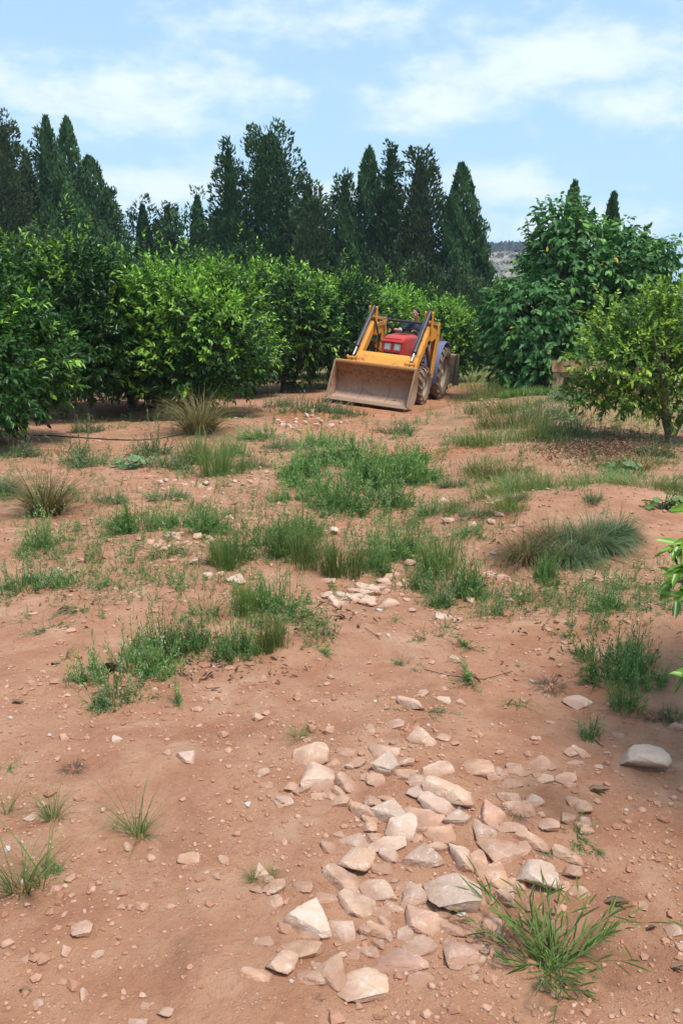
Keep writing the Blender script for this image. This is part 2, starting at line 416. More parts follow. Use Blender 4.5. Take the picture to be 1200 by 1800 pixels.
def scatter_gravel():
    rng = np.random.default_rng(5)
    n = 36000
    d = 1.2 * (16 / 1.2) ** (rng.random(n) ** .85); s = rng.uniform(-.55, .55, n)
    x = d * s; y = d
    dens = sstep(fbm(x * 1.1, y * 1.1, 61, 3), -.25, .35) + .15
    for bx, by, rx, ry, a in ((-1.35, 6.4, .6, .5, 2), (-.6, 7.2, .9, .9, 1.5), (.2, 5.1, .5, .35, 2), (-1.0, 3.7, .6, .5, 1.5), (.4, 2.6, .5, .9, 1.2), (-.9, 14.5, 1.5, 1.3, 2),
                          (.4, 11.5, .6, 1.5, 1.2), (-2.4, 9.2, 1.6, 1, 1.6), (1.0, 7.2, .7, 2., 1.2)):
        dens += a * np.exp(-(((x - bx) / rx) ** 2 + ((y - by) / ry) ** 2))
    keep = rng.random(n) < dens * .6
    x, y, d = x[keep], y[keep], d[keep]; n = len(x)
    sz = rng.lognormal(0, .55, n) * .0028 * (1 + .22 * d); sz = np.clip(sz, .0018, .03)
    U, F = pebble_unit(rng)
    V = U[None] * rng.uniform(.65, 1.25, (n, 12, 1)) * (sz[:, None] * np.stack([rng.uniform(.8, 1.5, n), rng.uniform(.7, 1.2, n), rng.uniform(.45, .8, n)], 1))[:, None]
    a = rng.random(n) * 6.28; c, s_ = np.cos(a)[:, None], np.sin(a)[:, None]
    V = np.stack([V[..., 0] * c - V[..., 1] * s_, V[..., 0] * s_ + V[..., 1] * c, V[..., 2]], -1)
    V += np.stack([x, y, H(x, y) + sz * .25], 1)[:, None]
    FF = (F[None] + (np.arange(n) * 12)[:, None, None]).reshape(-1, 3)
    r = np.repeat(np.clip(rng.beta(1.3, 2.2, n), 0, 1), 20); yg = np.repeat((rng.random(n) > .975) * rng.uniform(.3, 1, n), 20)
    me = np_mesh('gravel', V.reshape(-1, 3), [FF], gravel_mat(), False, {'rnd': r, 'young': yg})
    tag(link('gravel', me), 'loose pinkish grit and crumbs of stone strewn over the red soil', 'gravel', kind='stuff')
scatter_gravel()

# ------------------------------------------------------------------ far hill
def build_hill():
    rng = np.random.default_rng(2)
    xs = np.linspace(-150, 750, 220); ys = np.linspace(420, 900, 100)
    gx, gy = np.meshgrid(xs, ys)
    az = gx / gy
    top = 62 + 4 - 60 * sstep(az, .20, .52) - 62 * sstep(-az, -.17, .02)
    h = top * sstep(gy, 430, 640) * (1 - .6 * sstep(gy, 700, 900)) + 4 * fbm(gx / 60, gy / 60, 4, 4)
    step = 6.0; hs = np.floor(h / step) * step + step * sstep((h / step) % 1, .55, 1.0)
    h = .35 * h + .65 * hs
    V = np.stack([gx, gy, h - 3], -1).reshape(-1, 3); i = np.arange(gx.size).reshape(gx.shape)
    F = np.stack([i[:-1, :-1], i[:-1, 1:], i[1:, 1:], i[1:, :-1]], -1).reshape(-1, 4)
    t = NT('hillside'); o = t.obj(); a = t.noise(.12, 6, .7, o); b = t.noise(.5, 4, .7, o)
    c = t.mix(t.ramp(a, .40, .6), (.40, .31, .25), (.22, .20, .15)); c = t.mix(t.ramp(b, .5, .62), c, (.06, .09, .055))
    o_ = link('hill', np_mesh('hill', V, [F], t.done(t.princ(c, .95, spec=.1)), True))
    tag(o_, 'distant pale terraced hill with dark scrub seen right of the cypresses', 'hill', kind='structure')
    # scrub and pines of the hill
    n = 6000
    x = rng.uniform(20, 420, n); y = rng.uniform(470, 690, n)
    zz = []
    from mathutils.bvhtree import BVHTree
    bv = BVHTree.FromPolygons([tuple(v) for v in V], [tuple(f) for f in F])
    for a, b2 in zip(x, y):
        r = bv.ray_cast(Vector((a, b2, 500)), Vector((0, 0, -1))); zz.append(r[0].z if r[0] else -20)
    zz = np.array(zz); k = (zz > 2) & (rng.random(n) < .45 + .55 * (zz > 56)); x, y, zz = x[k], y[k], zz[k]; n = len(x)
    g = Geo(); big = zz > 56
    for j in range(n):
        m = 22; s = rng.uniform(2.6, 4.2) if big[j] else rng.uniform(1.2, 2.4)
        d = norm(rng.normal(size=(m, 3))); d[:, 2] = np.abs(d[:, 2])
        P = np.array([x[j], y[j], zz[j] + s * .3]) + d * s * rng.uniform(.6, 1, (m, 1)) * [1, 1, .8]
        leaves(g, P, norm(d + rng.normal(0, .6, (m, 3))), norm(rng.normal(size=(m, 3))), s * .6, s * .5, np.full(m, rng.random()), np.zeros(m), fine=False)
    o2 = link('hillside_scrub', g.mesh('hillside_scrub', leaf_mat('scrub_leaves', (.03, .045, .02), (.06, .075, .035), (.1, .12, .04), trans=.1)))
    tag(o2, 'dark pines and scrub covering the distant hill', 'scrub', kind='stuff')
build_hill()
# ------------------------------------------------------------------ trees
bark = NT('grey_bark'); _o = bark.obj(); _a = bark.noise(9, 6, .7, _o); _b = bark.noise(40, 4, .7, _o)
_c = bark.mix(bark.ramp(_a, .4, .65), (.12, .085, .06), (.24, .19, .15))
BARK = bark.done(bark.princ(_c, .95, nrm=bark.bump(bark.math('ADD', _a, bark.math('MULTIPLY', _b, .5)), .8, .03), spec=.15))
CIT = leaf_mat('citrus_leaves', (.013, .050, .007), (.052, .140, .016), (.30, .54, .055), rough=.36, trans=.22)
CIT2 = leaf_mat('citrus_leaves_yellowish', (.04, .11, .014), (.14, .27, .032), (.44, .62, .08), rough=.42, trans=.25)
CHE = leaf_mat('broad_leaves', (.034, .115, .028), (.095, .25, .06), (.22, .42, .09), rough=.55, trans=.25, special=(.9965, (.75, .42, .02)))
CYP = leaf_mat('cypress_foliage', (.020, .062, .025), (.062, .135, .044), (.12, .21, .06), rough=.7, trans=.08, spec=.15)
CYP2 = leaf_mat('brownish_cypress_foliage', (.026, .056, .024), (.072, .120, .044), (.15, .165, .065), rough=.7, trans=.08, spec=.15)

def crown_geo(seed, lobes, nshoot, nleaf, shoot, LL, LW, young=.3, up=.5, leafdroop=.3, inner=.25, hang=0., ydir=.35, fine=True, sz=.25):
    rng = np.random.default_rng(seed); lobes = [(np.array(c, float), np.array(r if hasattr(r, '__len__') else (r, r, r), float)) for c, r in lobes]
    C = np.array([l[0] for l in lobes]); Rr = np.array([l[1] for l in lobes]); cen = C.mean(0)
    w = (Rr.prod(1)) ** (2 / 3.); w /= w.sum()
    top = (C[:, 2] + Rr[:, 2]).max(); bot = (C[:, 2] - Rr[:, 2]).min()
    P, D, inn = [], [], []
    while sum(len(p) for p in P) < nshoot:
        m = nshoot
        k = rng.choice(len(lobes), m, p=w); d = norm(rng.normal(size=(m, 3)))
        depth = np.where(rng.random(m) < inner, rng.uniform(.3, .8, m), rng.uniform(.82, 1.02, m))
        rn = 1 + .22 * np.sin(d[:, 0] * 5 + k * 2.1) * np.sin(d[:, 1] * 5 + k) * np.cos(d[:, 2] * 4 + k * 1.3)
        p = C[k] + d * Rr[k] * (depth * rn)[:, None]
        q = ((p[:, None] - C[None]) / Rr[None]); ins = (np.linalg.norm(q, axis=2) < .72); ins[np.arange(m), k] = False
        keep = ~ins.any(1) | (rng.random(m) < .12)
        P.append(p[keep]); D.append(norm(d[keep] + np.array([0, 0, up]) + .35 * norm(p[keep] - cen) + rng.normal(0, .35, (keep.sum(), 3)))); inn.append(depth[keep] < .8)
    P = np.concatenate(P)[:nshoot]; D = np.concatenate(D)[:nshoot]; inn = np.concatenate(inn)[:nshoot]
    hgt = (P[:, 2] - bot) / (top - bot)
    # young flushes come in patches of the crown
    patch = fbm(P[:, 0] * 1.1 + seed, P[:, 1] * 1.1 + P[:, 2] * .9, seed, 2)
    py = np.clip(young * (.1 + 1.5 * hgt ** 1.5) + 1.2 * patch, 0, 1) * (~inn)
    ysh = (rng.random(nshoot) < py) * rng.uniform(.35, 1, nshoot)
    g = Geo(); sl = shoot * rng.uniform(.6, 1.3, nshoot) * (1 + .5 * (ysh > .6))
    for j in range(nleaf):
        f = (j + .5) / nleaf
        base = P + D * (sl * f)[:, None] + np.array([0, 0, -1]) * (sl * f * f * hang)[:, None]
        ref = norm(np.cross(D, rng.normal(size=D.shape))); side = norm(ref + .2 * rng.normal(size=D.shape))
        ax = norm(side * (1.05 - .6 * f) + D * (.45 + .6 * f) + np.array([0, 0, -leafdroop]) + rng.normal(0, .15, D.shape))
        nrm = norm(np.array([0, 0, 1.]) * .55 + D * .75 + rng.normal(0, .42, D.shape))
        l = LL * rng.uniform(1 - sz, 1 + sz, nshoot); r = rng.random(nshoot)
        leaves(g, base, ax, nrm, l, LW * l / LL * rng.uniform(.85, 1.15, nshoot), r, np.clip(ysh * (.45 + .75 * f), 0, 1), fine=fine, droop=.12 + .1 * leafdroop)
    # twigs
    return g
def limb_geo(trunk_pts, trunk_r, targets, seed, r0=.04, split=.6):
    rng = np.random.default_rng(seed); g = Geo(); tp = np.array(trunk_pts, float)
    tube_pts(g, tp, trunk_r, 9)
    for c in targets:
        c = np.array(c, float); s = tp[-1] * split + tp[-2] * (1 - split)
        mid = (s + c) / 2 + rng.normal(0, .08, 3) * np.linalg.norm(c - s) + [0, 0, .06 * np.linalg.norm(c - s)]
        tt = np.linspace(0, 1, 6)[:, None]
        pts = (1 - tt) ** 2 * s + 2 * tt * (1 - tt) * mid + tt ** 2 * c
        tube_pts(g, pts, np.linspace(r0, r0 * .25, 6), 6)
        for _ in range(3):
            q = pts[rng.integers(2, 6)]; e = q + norm(rng.normal(size=3) + [0, 0, .6]) * rng.uniform(.2, .5)
            tube_pts(g, np.linspace(q, e, 4), np.linspace(r0 * .35, r0 * .1, 4), 5)
    return g
def ell_lobes(rng, n, c, r, lr, low=-1.):
    out = []
    while len(out) < n:
        d = rng.uniform(-1, 1, 3)
        if np.linalg.norm(d) > 1 or d[2] < low: continue
        d = d / max(np.linalg.norm(d), .01) * rng.uniform(.35, 1) ** .5
        out.append((np.array(c) + d * (np.array(r) - lr * .7), lr * rng.uniform(.75, 1.3)))
    return out
def make_citrus(seed, h=3.3, rad=1.7, mat=None, n=1500, young=.3, low=.35, LL=.106, LW=.043, lr=.55, nl=9):
    rng = np.random.default_rng(seed)
    cz = (h + low) / 2
    lobes = ell_lobes(rng, 20, (0, 0, cz), (rad, rad, (h - low) / 2), lr) + [((0, 0, cz), min(rad, (h - low) / 2) * .75)]
    g = crown_geo(seed, lobes, n, nl, .24, LL, LW, young=young)
    # a few whippy water shoots above the crown
    g2 = crown_geo(seed + 9, [((rng.uniform(-.6, .6) * rad, rng.uniform(-.6, .6) * rad, h - .15 + rng.uniform(0, .2)), (.14, .14, .32)) for _ in range(5)], 26, 8, .3, LL, LW * .9, young=.9, up=2.5)
    off = g.n
    for k in g2.F:
        g.F.setdefault(k, []).extend([f + off for f in g2.F[k]])
        for a in ('rnd', 'young'): g.A.setdefault((a, k), []).extend(g2.A[(a, k)])
    g.V += g2.V; g.n += g2.n
    lb = limb_geo([(0, 0, -.15), (.02, .01, .25), (.05, -.03, .6), (.03, .02, .95)], [.11, .085, .075, .06], [l[0] for l in lobes[:12]], seed)
    return g.mesh('citrus_crown', mat or CIT), lb.mesh('citrus_trunk', BARK)
def tree(name, meshes, loc, rz, s, label, cat, group=None, parts=('crown', 'trunk'), rot=None, sxyz=None):
    e = empty(name, loc, rz, rot); e.scale = sxyz or (s, s, s)
    for m, p in zip(meshes, parts): link(p, m, e)
    return tag(e, label, cat, group)

cm = [make_citrus(11, 3.1, 1.65, CIT, 3300, .05, low=.3, lr=.68), make_citrus(12, 3.3, 1.6, CIT, 3300, .18, low=.4, lr=.7), make_citrus(13, 3.1, 1.6, CIT, 3000, .35, low=.45, lr=.66), make_citrus(14, 3.2, 1.65, CIT, 3200, .8, low=.38, lr=.64)]
GC = 'citrus trees of the orchard'
def cit(mi, px, py, s, rz, label, dist=None, z=None):
    if dist: x = (px - 600) / F_PX * (dist * CP + CAM_Z * SP); p = (x, dist, float(H(x, dist)) - .03)
    else: p, _ = gp(px, py)
    return tree('citrus_tree', cm[mi], (p[0], p[1], p[2]), rz, s, label, 'tree', GC)
_lt = cit(0, -62, 0, .90, .3, 'dark green citrus tree cut off by the left edge, its skirt touching the ground', dist=11.8); _lt.location.z -= .32
cit(1, 112, 0, 1.0, 1.3, 'big citrus tree with a bare dark trunk, second from the left edge', dist=16.0)
cit(3, 352, 0, .95, 2.4, 'citrus tree with bright lime new growth on top, above the pale grass tuft', dist=16.6)
cit(0, 232, 0, .98, 4.1, 'dark citrus tree wedged behind the lime topped tree, deep in shade below', dist=18.3)
cit(2, 500, 0, 1.05, 3.4, 'citrus tree with a thick straight trunk left of the tractor bucket', dist=24.0)
cit(1, 590, 0, 1.0, .9, 'citrus tree whose leaves reach the left corner of the tractor bucket', dist=25.6)
cit(3, 672, 0, 1.02, 5.2, 'light green citrus tree right behind the tractor loader', dist=29.5)
cit(2, 640, 0, 1.0, 1.9, 'citrus tree behind the gap between bucket tree and loader', dist=33)
cit(3, 780, 0, .88, 2.9, 'bright yellow green citrus tree behind the rear wheel of the tractor', dist=29.0)
cit(1, 405, 0, 1.0, 2.0, 'citrus tree in the second row behind the lime topped one', dist=22.0)
cit(0, 10, 0, 1.05, 2.6, 'citrus tree in the second row behind the left edge tree', dist=19.5)
cit(2, 150, 0, 1.0, 5.0, 'citrus tree in the back row filling the gap left of the lime topped tree', dist=23.5)
cit(1, 300, 0, 1.03, .2, 'citrus tree in the back row showing its top between two front crowns', dist=26.5)
cit(0, 520, 0, 1.0, 1.2, 'citrus tree in the back row behind the thick trunked one', dist=31.0)
# the small orange tree on the right
_p, _ = gp(1172, 778)
_D = _p[1]; _lb = [(1120, 560, 40, 0), (1075, 590, 38, .1), (1160, 570, 46, .2), (1200, 560, 50, 0), (1050, 635, 36, -.2), (1100, 625, 45, -.3), (1150, 630, 52, -.1), (1210, 640, 55, .2), (1030, 680, 28, 0), (1075, 690, 32, -.2), (1125, 690, 34, .2),
       (1012, 692, 17, .1), (1180, 695, 38, -.2), (1150, 535, 24, 0), (1188, 520, 24, .1), (1250, 600, 60, 0), (1260, 680, 45, .1), (1065, 545, 16, 0), (1090, 660, 34, .6), (1150, 600, 50, .8)]
_lb = [(at(x_, y_ + 6, _D + dy_) - _p + np.array([.28, 0, 0]), (r_ / F_PX * _D * .86, r_ / F_PX * _D * 1.1, r_ / F_PX * _D * .84)) for x_, y_, r_, dy_ in _lb]
_g = crown_geo(31, _lb, 1800, 10, .18, .072, .029, young=.55, inner=.12)
rm = (_g.mesh('small_citrus_crown', CIT2), None)
_t = empty('citrus_tree', (_p[0], _p[1], _p[2]))
tag(_t, 'small yellowish citrus tree with a leaning forked trunk at the right edge', 'tree', GC)
link('crown', rm[0], _t, (-.28, 0, 0))
_tg = Geo(); tube_pts(_tg, [(.06, 0, -.15), (.02, 0, .15), (-.08, 0, .45), (-.16, .02, .8), (-.2, .05, 1.2)], [.085, .07, .065, .055, .035], 9)
tube_pts(_tg, [(.05, 0, .08), (.16, .03, .3), (.3, .05, .55), (.35, .0, 1.0)], [.06, .05, .045, .03], 8)
for _q in ((-.9, -.1, .9), (-.6, .5, 1.1), (-.5, -.5, 1.5), (.5, .2, 1.6), (-.2, -.2, 1.9)):
    tube_pts(_tg, [(-.1, .0, .55), (np.array((-.1, 0, .55)) + np.array(_q)) / 2 + [0, 0, .1], _q], [.04, .03, .012], 6)
link('trunk', _tg.mesh('small_trunk', BARK), _t)
# the tree outside the right edge that shades the corner and reaches in with one branch
nm = make_citrus(41, 2.2, .95, CIT, 1300, .25, .5, .095, .045)
_t = empty('citrus_tree', (2.75, 2.55, float(H(2.75, 2.55))))
tag(_t, 'near citrus tree whose dark green sprig hangs in from the right edge', 'tree', GC)
link('crown', nm[0], _t); link('trunk', nm[1], _t)
_sg = Geo(); _rng = np.random.default_rng(77)
_b0 = np.array([1.7, 2.6, 1.15]); 
_ends = [at(1176, 1030, 2.35), at(1172, 968, 2.4), at(1190, 1055, 2.3), at(1200, 893, 2.6), at(1204, 1190, 2.3), at(1195, 1000, 2.3), at(1186, 1012, 2.4)]
_bg = Geo()
for _e in _ends:
    tt = np.linspace(0, 1, 7)[:, None]; mid = (_b0 + _e) / 2 + [0, 0, .06]
    pts = (1 - tt) ** 2 * _b0 + 2 * tt * (1 - tt) * mid + tt ** 2 * _e
    tube_pts(_bg, pts, np.linspace(.008, .0022, 7), 6)
    k = 24; f = np.linspace(.72, 1, k); B = np.stack([np.interp(f, np.linspace(0, 1, 7), pts[:, i]) for i in range(3)], 1)
    dr = norm(_e - pts[4])
    ax = norm(dr * .8 + _rng.normal(0, .6, (k, 3)) + [0, 0, -.1]); nn_ = norm(_rng.normal(0, .5, (k, 3)) + [-.3, -.5, .8])
    _sg = Geo(); leaves(_sg, B, ax, nn_, _rng.uniform(.045, .078, k), _rng.uniform(.018, .028, k), _rng.random(k), (f > .85) * _rng.uniform(0, .8, k), fold=.5)
    _lo = link('sprig', _sg.mesh('sprig', CIT)); _lo.parent = _t; _lo.location = -_t.location
_bo = link('branch', _bg.mesh('branch', BARK)); _bo.parent = _t; _bo.location = -_t.location

# broad leaved tree on the right
def build_broad():
    D0 = 22.5; _p, _ = gp(935, 692)
    rootp = np.array([at(940, 690, D0)[0], D0, float(H(at(940, 690, D0)[0], D0))])
    spec = [(985, 470, 52, 0), (1000, 425, 42, .3), (972, 392, 22, 0), (1002, 385, 18, .2), (1030, 412, 18, .3), (952, 478, 30, .2), (908, 530, 32, -.3), (878, 548, 22, .2), (930, 560, 60, -.5), (1000, 550, 70, .4),
            (1060, 500, 55, .2), (1075, 450, 36, .5), (1080, 410, 16, .5), (1110, 480, 42, 0), (1140, 460, 26, .2), (1170, 445, 18, .2), (1120, 540, 55, .6), (900, 600, 38, .1), (950, 620, 55, -.6), (925, 655, 40, -.7),
            (1010, 585, 38, .2), (1060, 590, 50, .5), (885, 585, 22, -.4), (960, 432, 18, .3), (900, 640, 24, -.3), (1150, 520, 34, .5), (1110, 435, 20, .2)]
    lobes = []
    for px, py, r, dy in spec:
        p = at(px, py, D0 + dy * 1.4) - rootp; rr = r / F_PX * D0
        lobes.append((p, (rr, rr * 1.2, rr)))
    g = crown_geo(88, lobes, 2500, 8, .42, .175, .09, young=.14, up=.35, leafdroop=.75, hang=.3, inner=.22, sz=.3)
    # long arching whips with paired leaves on top
    rng = np.random.default_rng(4)
    tg = Geo()
    for px0, py0, px1, py1 in ((985, 430, 965, 345), (990, 430, 985, 338), (1000, 420, 1008, 330), (1020, 420, 1032, 352), (960, 450, 935, 375), (950, 470, 915, 400), (975, 440, 945, 350),
                               (1080, 450, 1075, 400), (1095, 460, 1120, 425), (1120, 475, 1188, 428), (1060, 440, 1090, 408), (900, 530, 850, 505), (880, 560, 838, 560), (1130, 470, 1165, 425), (1010, 430, 1022, 345), (930, 440, 925, 385)):
        a = at(px0, py0, D0 + rng.uniform(-.3, .5)) - rootp; b = at(px1, py1, D0 + rng.uniform(-.6, .6)) - rootp
        tt = np.linspace(0, 1, 8)[:, None]; mid = (a + b) / 2 + np.array([0, 0, .18]); pts = (1 - tt) ** 2 * a + 2 * tt * (1 - tt) * mid + tt ** 2 * b
        tube_pts(tg, pts, np.linspace(.02, .004, 8), 5)
        k = 26; f = np.linspace(.05, 1, k); B = np.stack([np.interp(f, tt[:, 0], pts[:, i]) for i in range(3)], 1)
        dr = norm(b - a); sd_ = norm(np.cross(dr, rng.normal(size=3))) * np.where(np.arange(k) % 2, 1, -1)[:, None]
        ax = norm(sd_ * .8 + dr * .5 + rng.normal(0, .25, (k, 3)) + [0, 0, -.45])
        leaves(g, B, ax, norm(rng.normal(0, .5, (k, 3)) + [0, -.3, .8]), rng.uniform(.12, .19, k), rng.uniform(.06, .09, k), rng.random(k), rng.uniform(0, .5, k))
    e = empty('broadleaf_tree', rootp); tag(e, 'tall spreading tree with large drooping leaves and a few yellow ones, right of the lane', 'tree')
    link('crown', g.mesh('broad_crown', CHE), e)
    tube_pts(tg, [(0, 0, -.2), (.05, 0, .6), (.25, .1, 1.4), (.4, .2, 2.4), (.55, .2, 3.4)], [.16, .13, .11, .08, .04], 9)
    tube_pts(tg, [(.1, .05, .3), (.6, .2, 1.0), (1.3, .2, 1.9), (2.2, .2, 2.8)], [.1, .085, .06, .03], 8)
    for l in lobes[::2]:
        c = l[0]; s = np.array([.25, .1, 1.4]) if c[2] < 2.4 else np.array([.4, .2, 2.4])
        tube_pts(tg, [s, (s + c) / 2 + [0, 0, .15], c], [.05, .035, .012], 6)
    link('trunk', tg.mesh('broad_trunk', BARK), e)
build_broad()

# cypresses: top pixel, half width in pixels, kind, lean in pixels at the base
def make_cypress(seed, hgt, rad, kind, mat, n):
    """kind 0 dense column, 1 loose layered, 2 several tips"""
    rng = np.random.default_rng(seed); g = Geo(); P, D, A = [], [], []
    if kind == 0:
        f = 1 - rng.random(n) ** .75 ; prof = lambda f: rad * np.clip((1 - f) ** .62 * 1.12, 0, 1.1)
        az = rng.uniform(0, 6.283, n); lump = 1 + .22 * np.sin(az * 3 + f * 21 + seed) + .18 * np.sin(az * 5 - f * 33)
        r = prof(f) * lump * rng.uniform(.72, 1.05, n); z = f * hgt
        P = np.stack([r * np.cos(az) + .25 * np.sin(f * 3 + seed), r * np.sin(az), z], 1)
        D = norm(np.stack([np.cos(az) * .35, np.sin(az) * .35, np.full(n, 1.)], 1) + rng.normal(0, .25, (n, 3)))
        A = np.clip(.5 + .5 * np.sin(az * 3 + f * 21 + seed), 0, 1)  # tone follows the lumps: hollows coloured darker, as if shaded
        inn = rng.uniform(.7, 1, n)
    else:
        # upswept boughs, each a pointed billow of foliage
        nb = int(60 + hgt * 6 + rad * 12); fb = (np.arange(nb) + rng.random(nb)) / nb; fb = fb ** 1.1
        azb = rng.uniform(0, 6.283, nb)
        tips = [(0, 0, 1.)] if kind == 1 else [(0, 0, 1.), (rad * .5, .2, .86), (-rad * .45, -.2, .92), (.1, .4, .8)]
        k = rng.integers(0, len(tips), nb)
        ex = .38 if rad > 3.1 and kind == 1 else .68
        pr = rad * np.clip((1 - fb) ** ex + .02, 0, 1) * rng.uniform(.35, 1.06, nb)
        tip = np.array(tips)[k]
        zb = fb * hgt * tip[:, 2]
        cen = np.stack([tip[:, 0] * sstep(fb, 0, .6) + np.cos(azb) * pr * .72, tip[:, 1] * sstep(fb, 0, .6) + np.sin(azb) * pr * .72, zb - .3], 1)
        rb = (.22 + .62 * (1 - fb) ** .8) * rng.uniform(.7, 1.3, nb) * np.clip(rad / 2.2, .55, 1.3) ** .6
        bd = norm(np.stack([np.cos(azb) * .75, np.sin(azb) * .75, np.full(nb, 1.)], 1) + rng.normal(0, .12, (nb, 3)))
        j = rng.choice(nb, n, p=rb ** 2 / (rb ** 2).sum()); d = norm(rng.normal(size=(n, 3)))
        tt = rng.random(n) ** .8; B = bd[j]; d = norm(d - B * (d * B).sum(1, keepdims=True))
        wr = rb[j] * np.sqrt(np.clip(1 - tt ** 2.2, 0, 1)) * rng.uniform(.72, 1.03, n) * (1 + .2 * np.sin(tt * 17 + j))
        P = cen[j] + B * (tt * rb[j] * 2.3)[:, None] + d * wr[:, None]
        Nrm = norm(d + B * (tt * .7)[:, None] + rng.normal(0, .35, (n, 3)))
        D = norm(B + d * .45 + rng.normal(0, .25, (n, 3))); A = rng.random(nb)[j]
        # dense heart, its leaves coloured darker to look shaded
        m = n // 2; f = rng.random(m) ** 1.1; az = rng.uniform(0, 6.283, m); r = rad * .62 * (1 - f) ** ex * rng.uniform(.4, 1, m)
        P = np.concatenate([P, np.stack([r * np.cos(az), r * np.sin(az), f * hgt * .95], 1)]); D = np.concatenate([D, norm(rng.normal(0, .35, (m, 3)) + [0, 0, 1.])]); A = np.concatenate([A, rng.random(m) * .3])
        Nrm = np.concatenate([Nrm, norm(np.stack([np.cos(az), np.sin(az), np.full(m, .3)], 1) + rng.normal(0, .4, (m, 3)))])
    m = len(P)
    if kind == 0: Nrm = norm(np.stack([np.cos(az), np.sin(az), np.full(m, .35)], 1) + rng.normal(0, .4, (m, 3)))
    leaves(g, P, D, Nrm, rng.uniform(.14, .34, m), rng.uniform(.07, .14, m), np.clip(A * .8 + rng.random(m) * .35, 0, 1), np.clip(rng.random(m) * 1.2 - .75, 0, 1), fine=False, fold=.5)
    return g.mesh('cypress_crown', mat)
cy = [  # top x, top y, half width px, kind, distance, lean px, brown, label
    (4, 206, 42, 1, 50, 0, 1, 'tall ragged cypress cut off by the left edge'),
    (44, 250, 44, 2, 52, 5, 1, 'broad loose cypress with several blunt tips, second from the left'),
    (88, 207, 24, 0, 51, 2, 0, 'very slender pointed cypress, tallest of the left group'),
    (72, 222, 14, 1, 54, 0, 1, 'thin cypress leader just left of the slender pointed one'),
    (116, 210, 30, 0, 49, 14, 0, 'smooth dense cypress leaning left at its tip'),
    (150, 278, 48, 0, 50, 8, 0, 'wide rounded dense cypress below the leaning one'),
    (188, 332, 30, 1, 52, 4, 0, 'ragged dark cypress at the right end of the left group'),
    (250, 350, 38, 2, 54, 0, 0, 'low bushy cypress, left one of the pair in the sky gap'),
    (293, 357, 28, 1, 54, 0, 1, 'low narrow cypress, right one of the pair in the sky gap'),
    (346, 332, 38, 2, 53, 2, 0, 'blunt cypress with three upright tips left of the giant one'),
    (386, 372, 24, 0, 51, 0, 0, 'short pointed cypress at the foot of the giant one'),
    (400, 245, 30, 1, 49, 12, 0, 'left spire of shaggy foliage leaning on the giant cypress'),
    (476, 218, 60, 1, 50, -10, 0, 'giant dark cypress with a wide shaggy top, tallest in the middle'),
    (541, 313, 44, 1, 48, -6, 1, 'shaggy cypress with a bent pointed top right of the giant one'),
    (606, 303, 30, 1, 51, 0, 0, 'sharp pointed open cypress standing alone against the cloud'),
    (612, 362, 24, 0, 47, 4, 0, 'smooth lower cypress in front of the sharp pointed one'),
    (652, 262, 30, 0, 51, 12, 0, 'cypress with its tip bent to the left, behind the tractor loader'),
    (685, 248, 24, 1, 50, 2, 0, 'thin tall cypress spire between the bent one and the wide one'),
    (738, 262, 48, 1, 50, 0, 1, 'wide layered cypress with upturned branches above the driver'),
    (793, 340, 26, 0, 48, 6, 0, 'smooth green cypress in front of the last tall spire'),
    (814, 290, 34, 0, 50, 6, 0, 'last tall cypress spire before the hill gap'),
    (842, 392, 24, 0, 49, 6, 0, 'short cypress shoulder at the right end of the row'),
    (700, 440, 60, 2, 46, 0, 1, 'low dark bushy cypress behind the tractor'),
    (560, 455, 60, 2, 47, 0, 1, 'low dark bushy cypress left of the tractor loader'),
    (440, 430, 60, 2, 47, 0, 0, 'low bushy cypress at the foot of the giant one'),
    (80, 400, 75, 2, 46, 0, 1, 'low wide bushy cypress behind the left citrus crowns'),
    (200, 430, 60, 2, 47, 0, 0, 'low bushy cypress below the left end sky gap'),
    (320, 440, 60, 2, 48, 0, 0, 'low bushy cypress beneath the blunt three tipped one'),
    (800, 470, 56, 2, 46, 0, 1, 'low dark bushy cypress beside the grassy end of the lane'),
    (1010, 322, 20, 0, 44, 2, 0, 'slim cypress top rising out of the broad leaved tree'),
    (1071, 343, 17, 0, 46, 6, 0, 'isolated narrow cypress column right of the broad leaved tree'),
    (1131, 421, 16, 0, 52, 0, 0, 'tiny cypress tip poking over the right hand trees'),
]
GY = 'cypresses of the windbreak'
for i, (px, py, hw, kind, dist, lean, brown, lab) in enumerate(cy):
    top = at(px, py, dist); bx = top[0] + lean / F_PX * dist
    hgt = top[2]; rad = hw / F_PX * dist * (1.5 if kind == 0 else 1.55 if hw > 55 else 1.75 if hw > 24 else 1.6)
    e = empty('cypress_tree', (bx, dist, 0)); e.rotation_euler = (0, math.atan2(top[0] - bx, hgt), 0)
    tag(e, lab, 'tree', GY)
    link('crown', make_cypress(100 + i, hgt, rad, kind, CYP2 if brown else CYP, int(5000 + 420 * rad * hgt)), e)
    tg = Geo(); tube_pts(tg, [(0, 0, -.2), (.05, 0, hgt * .3), (0, .05, hgt * .6), (0, 0, hgt * .95)], [.22, .17, .1, .02], 7)
    link('trunk', tg.mesh('cypress_trunk', BARK), e)
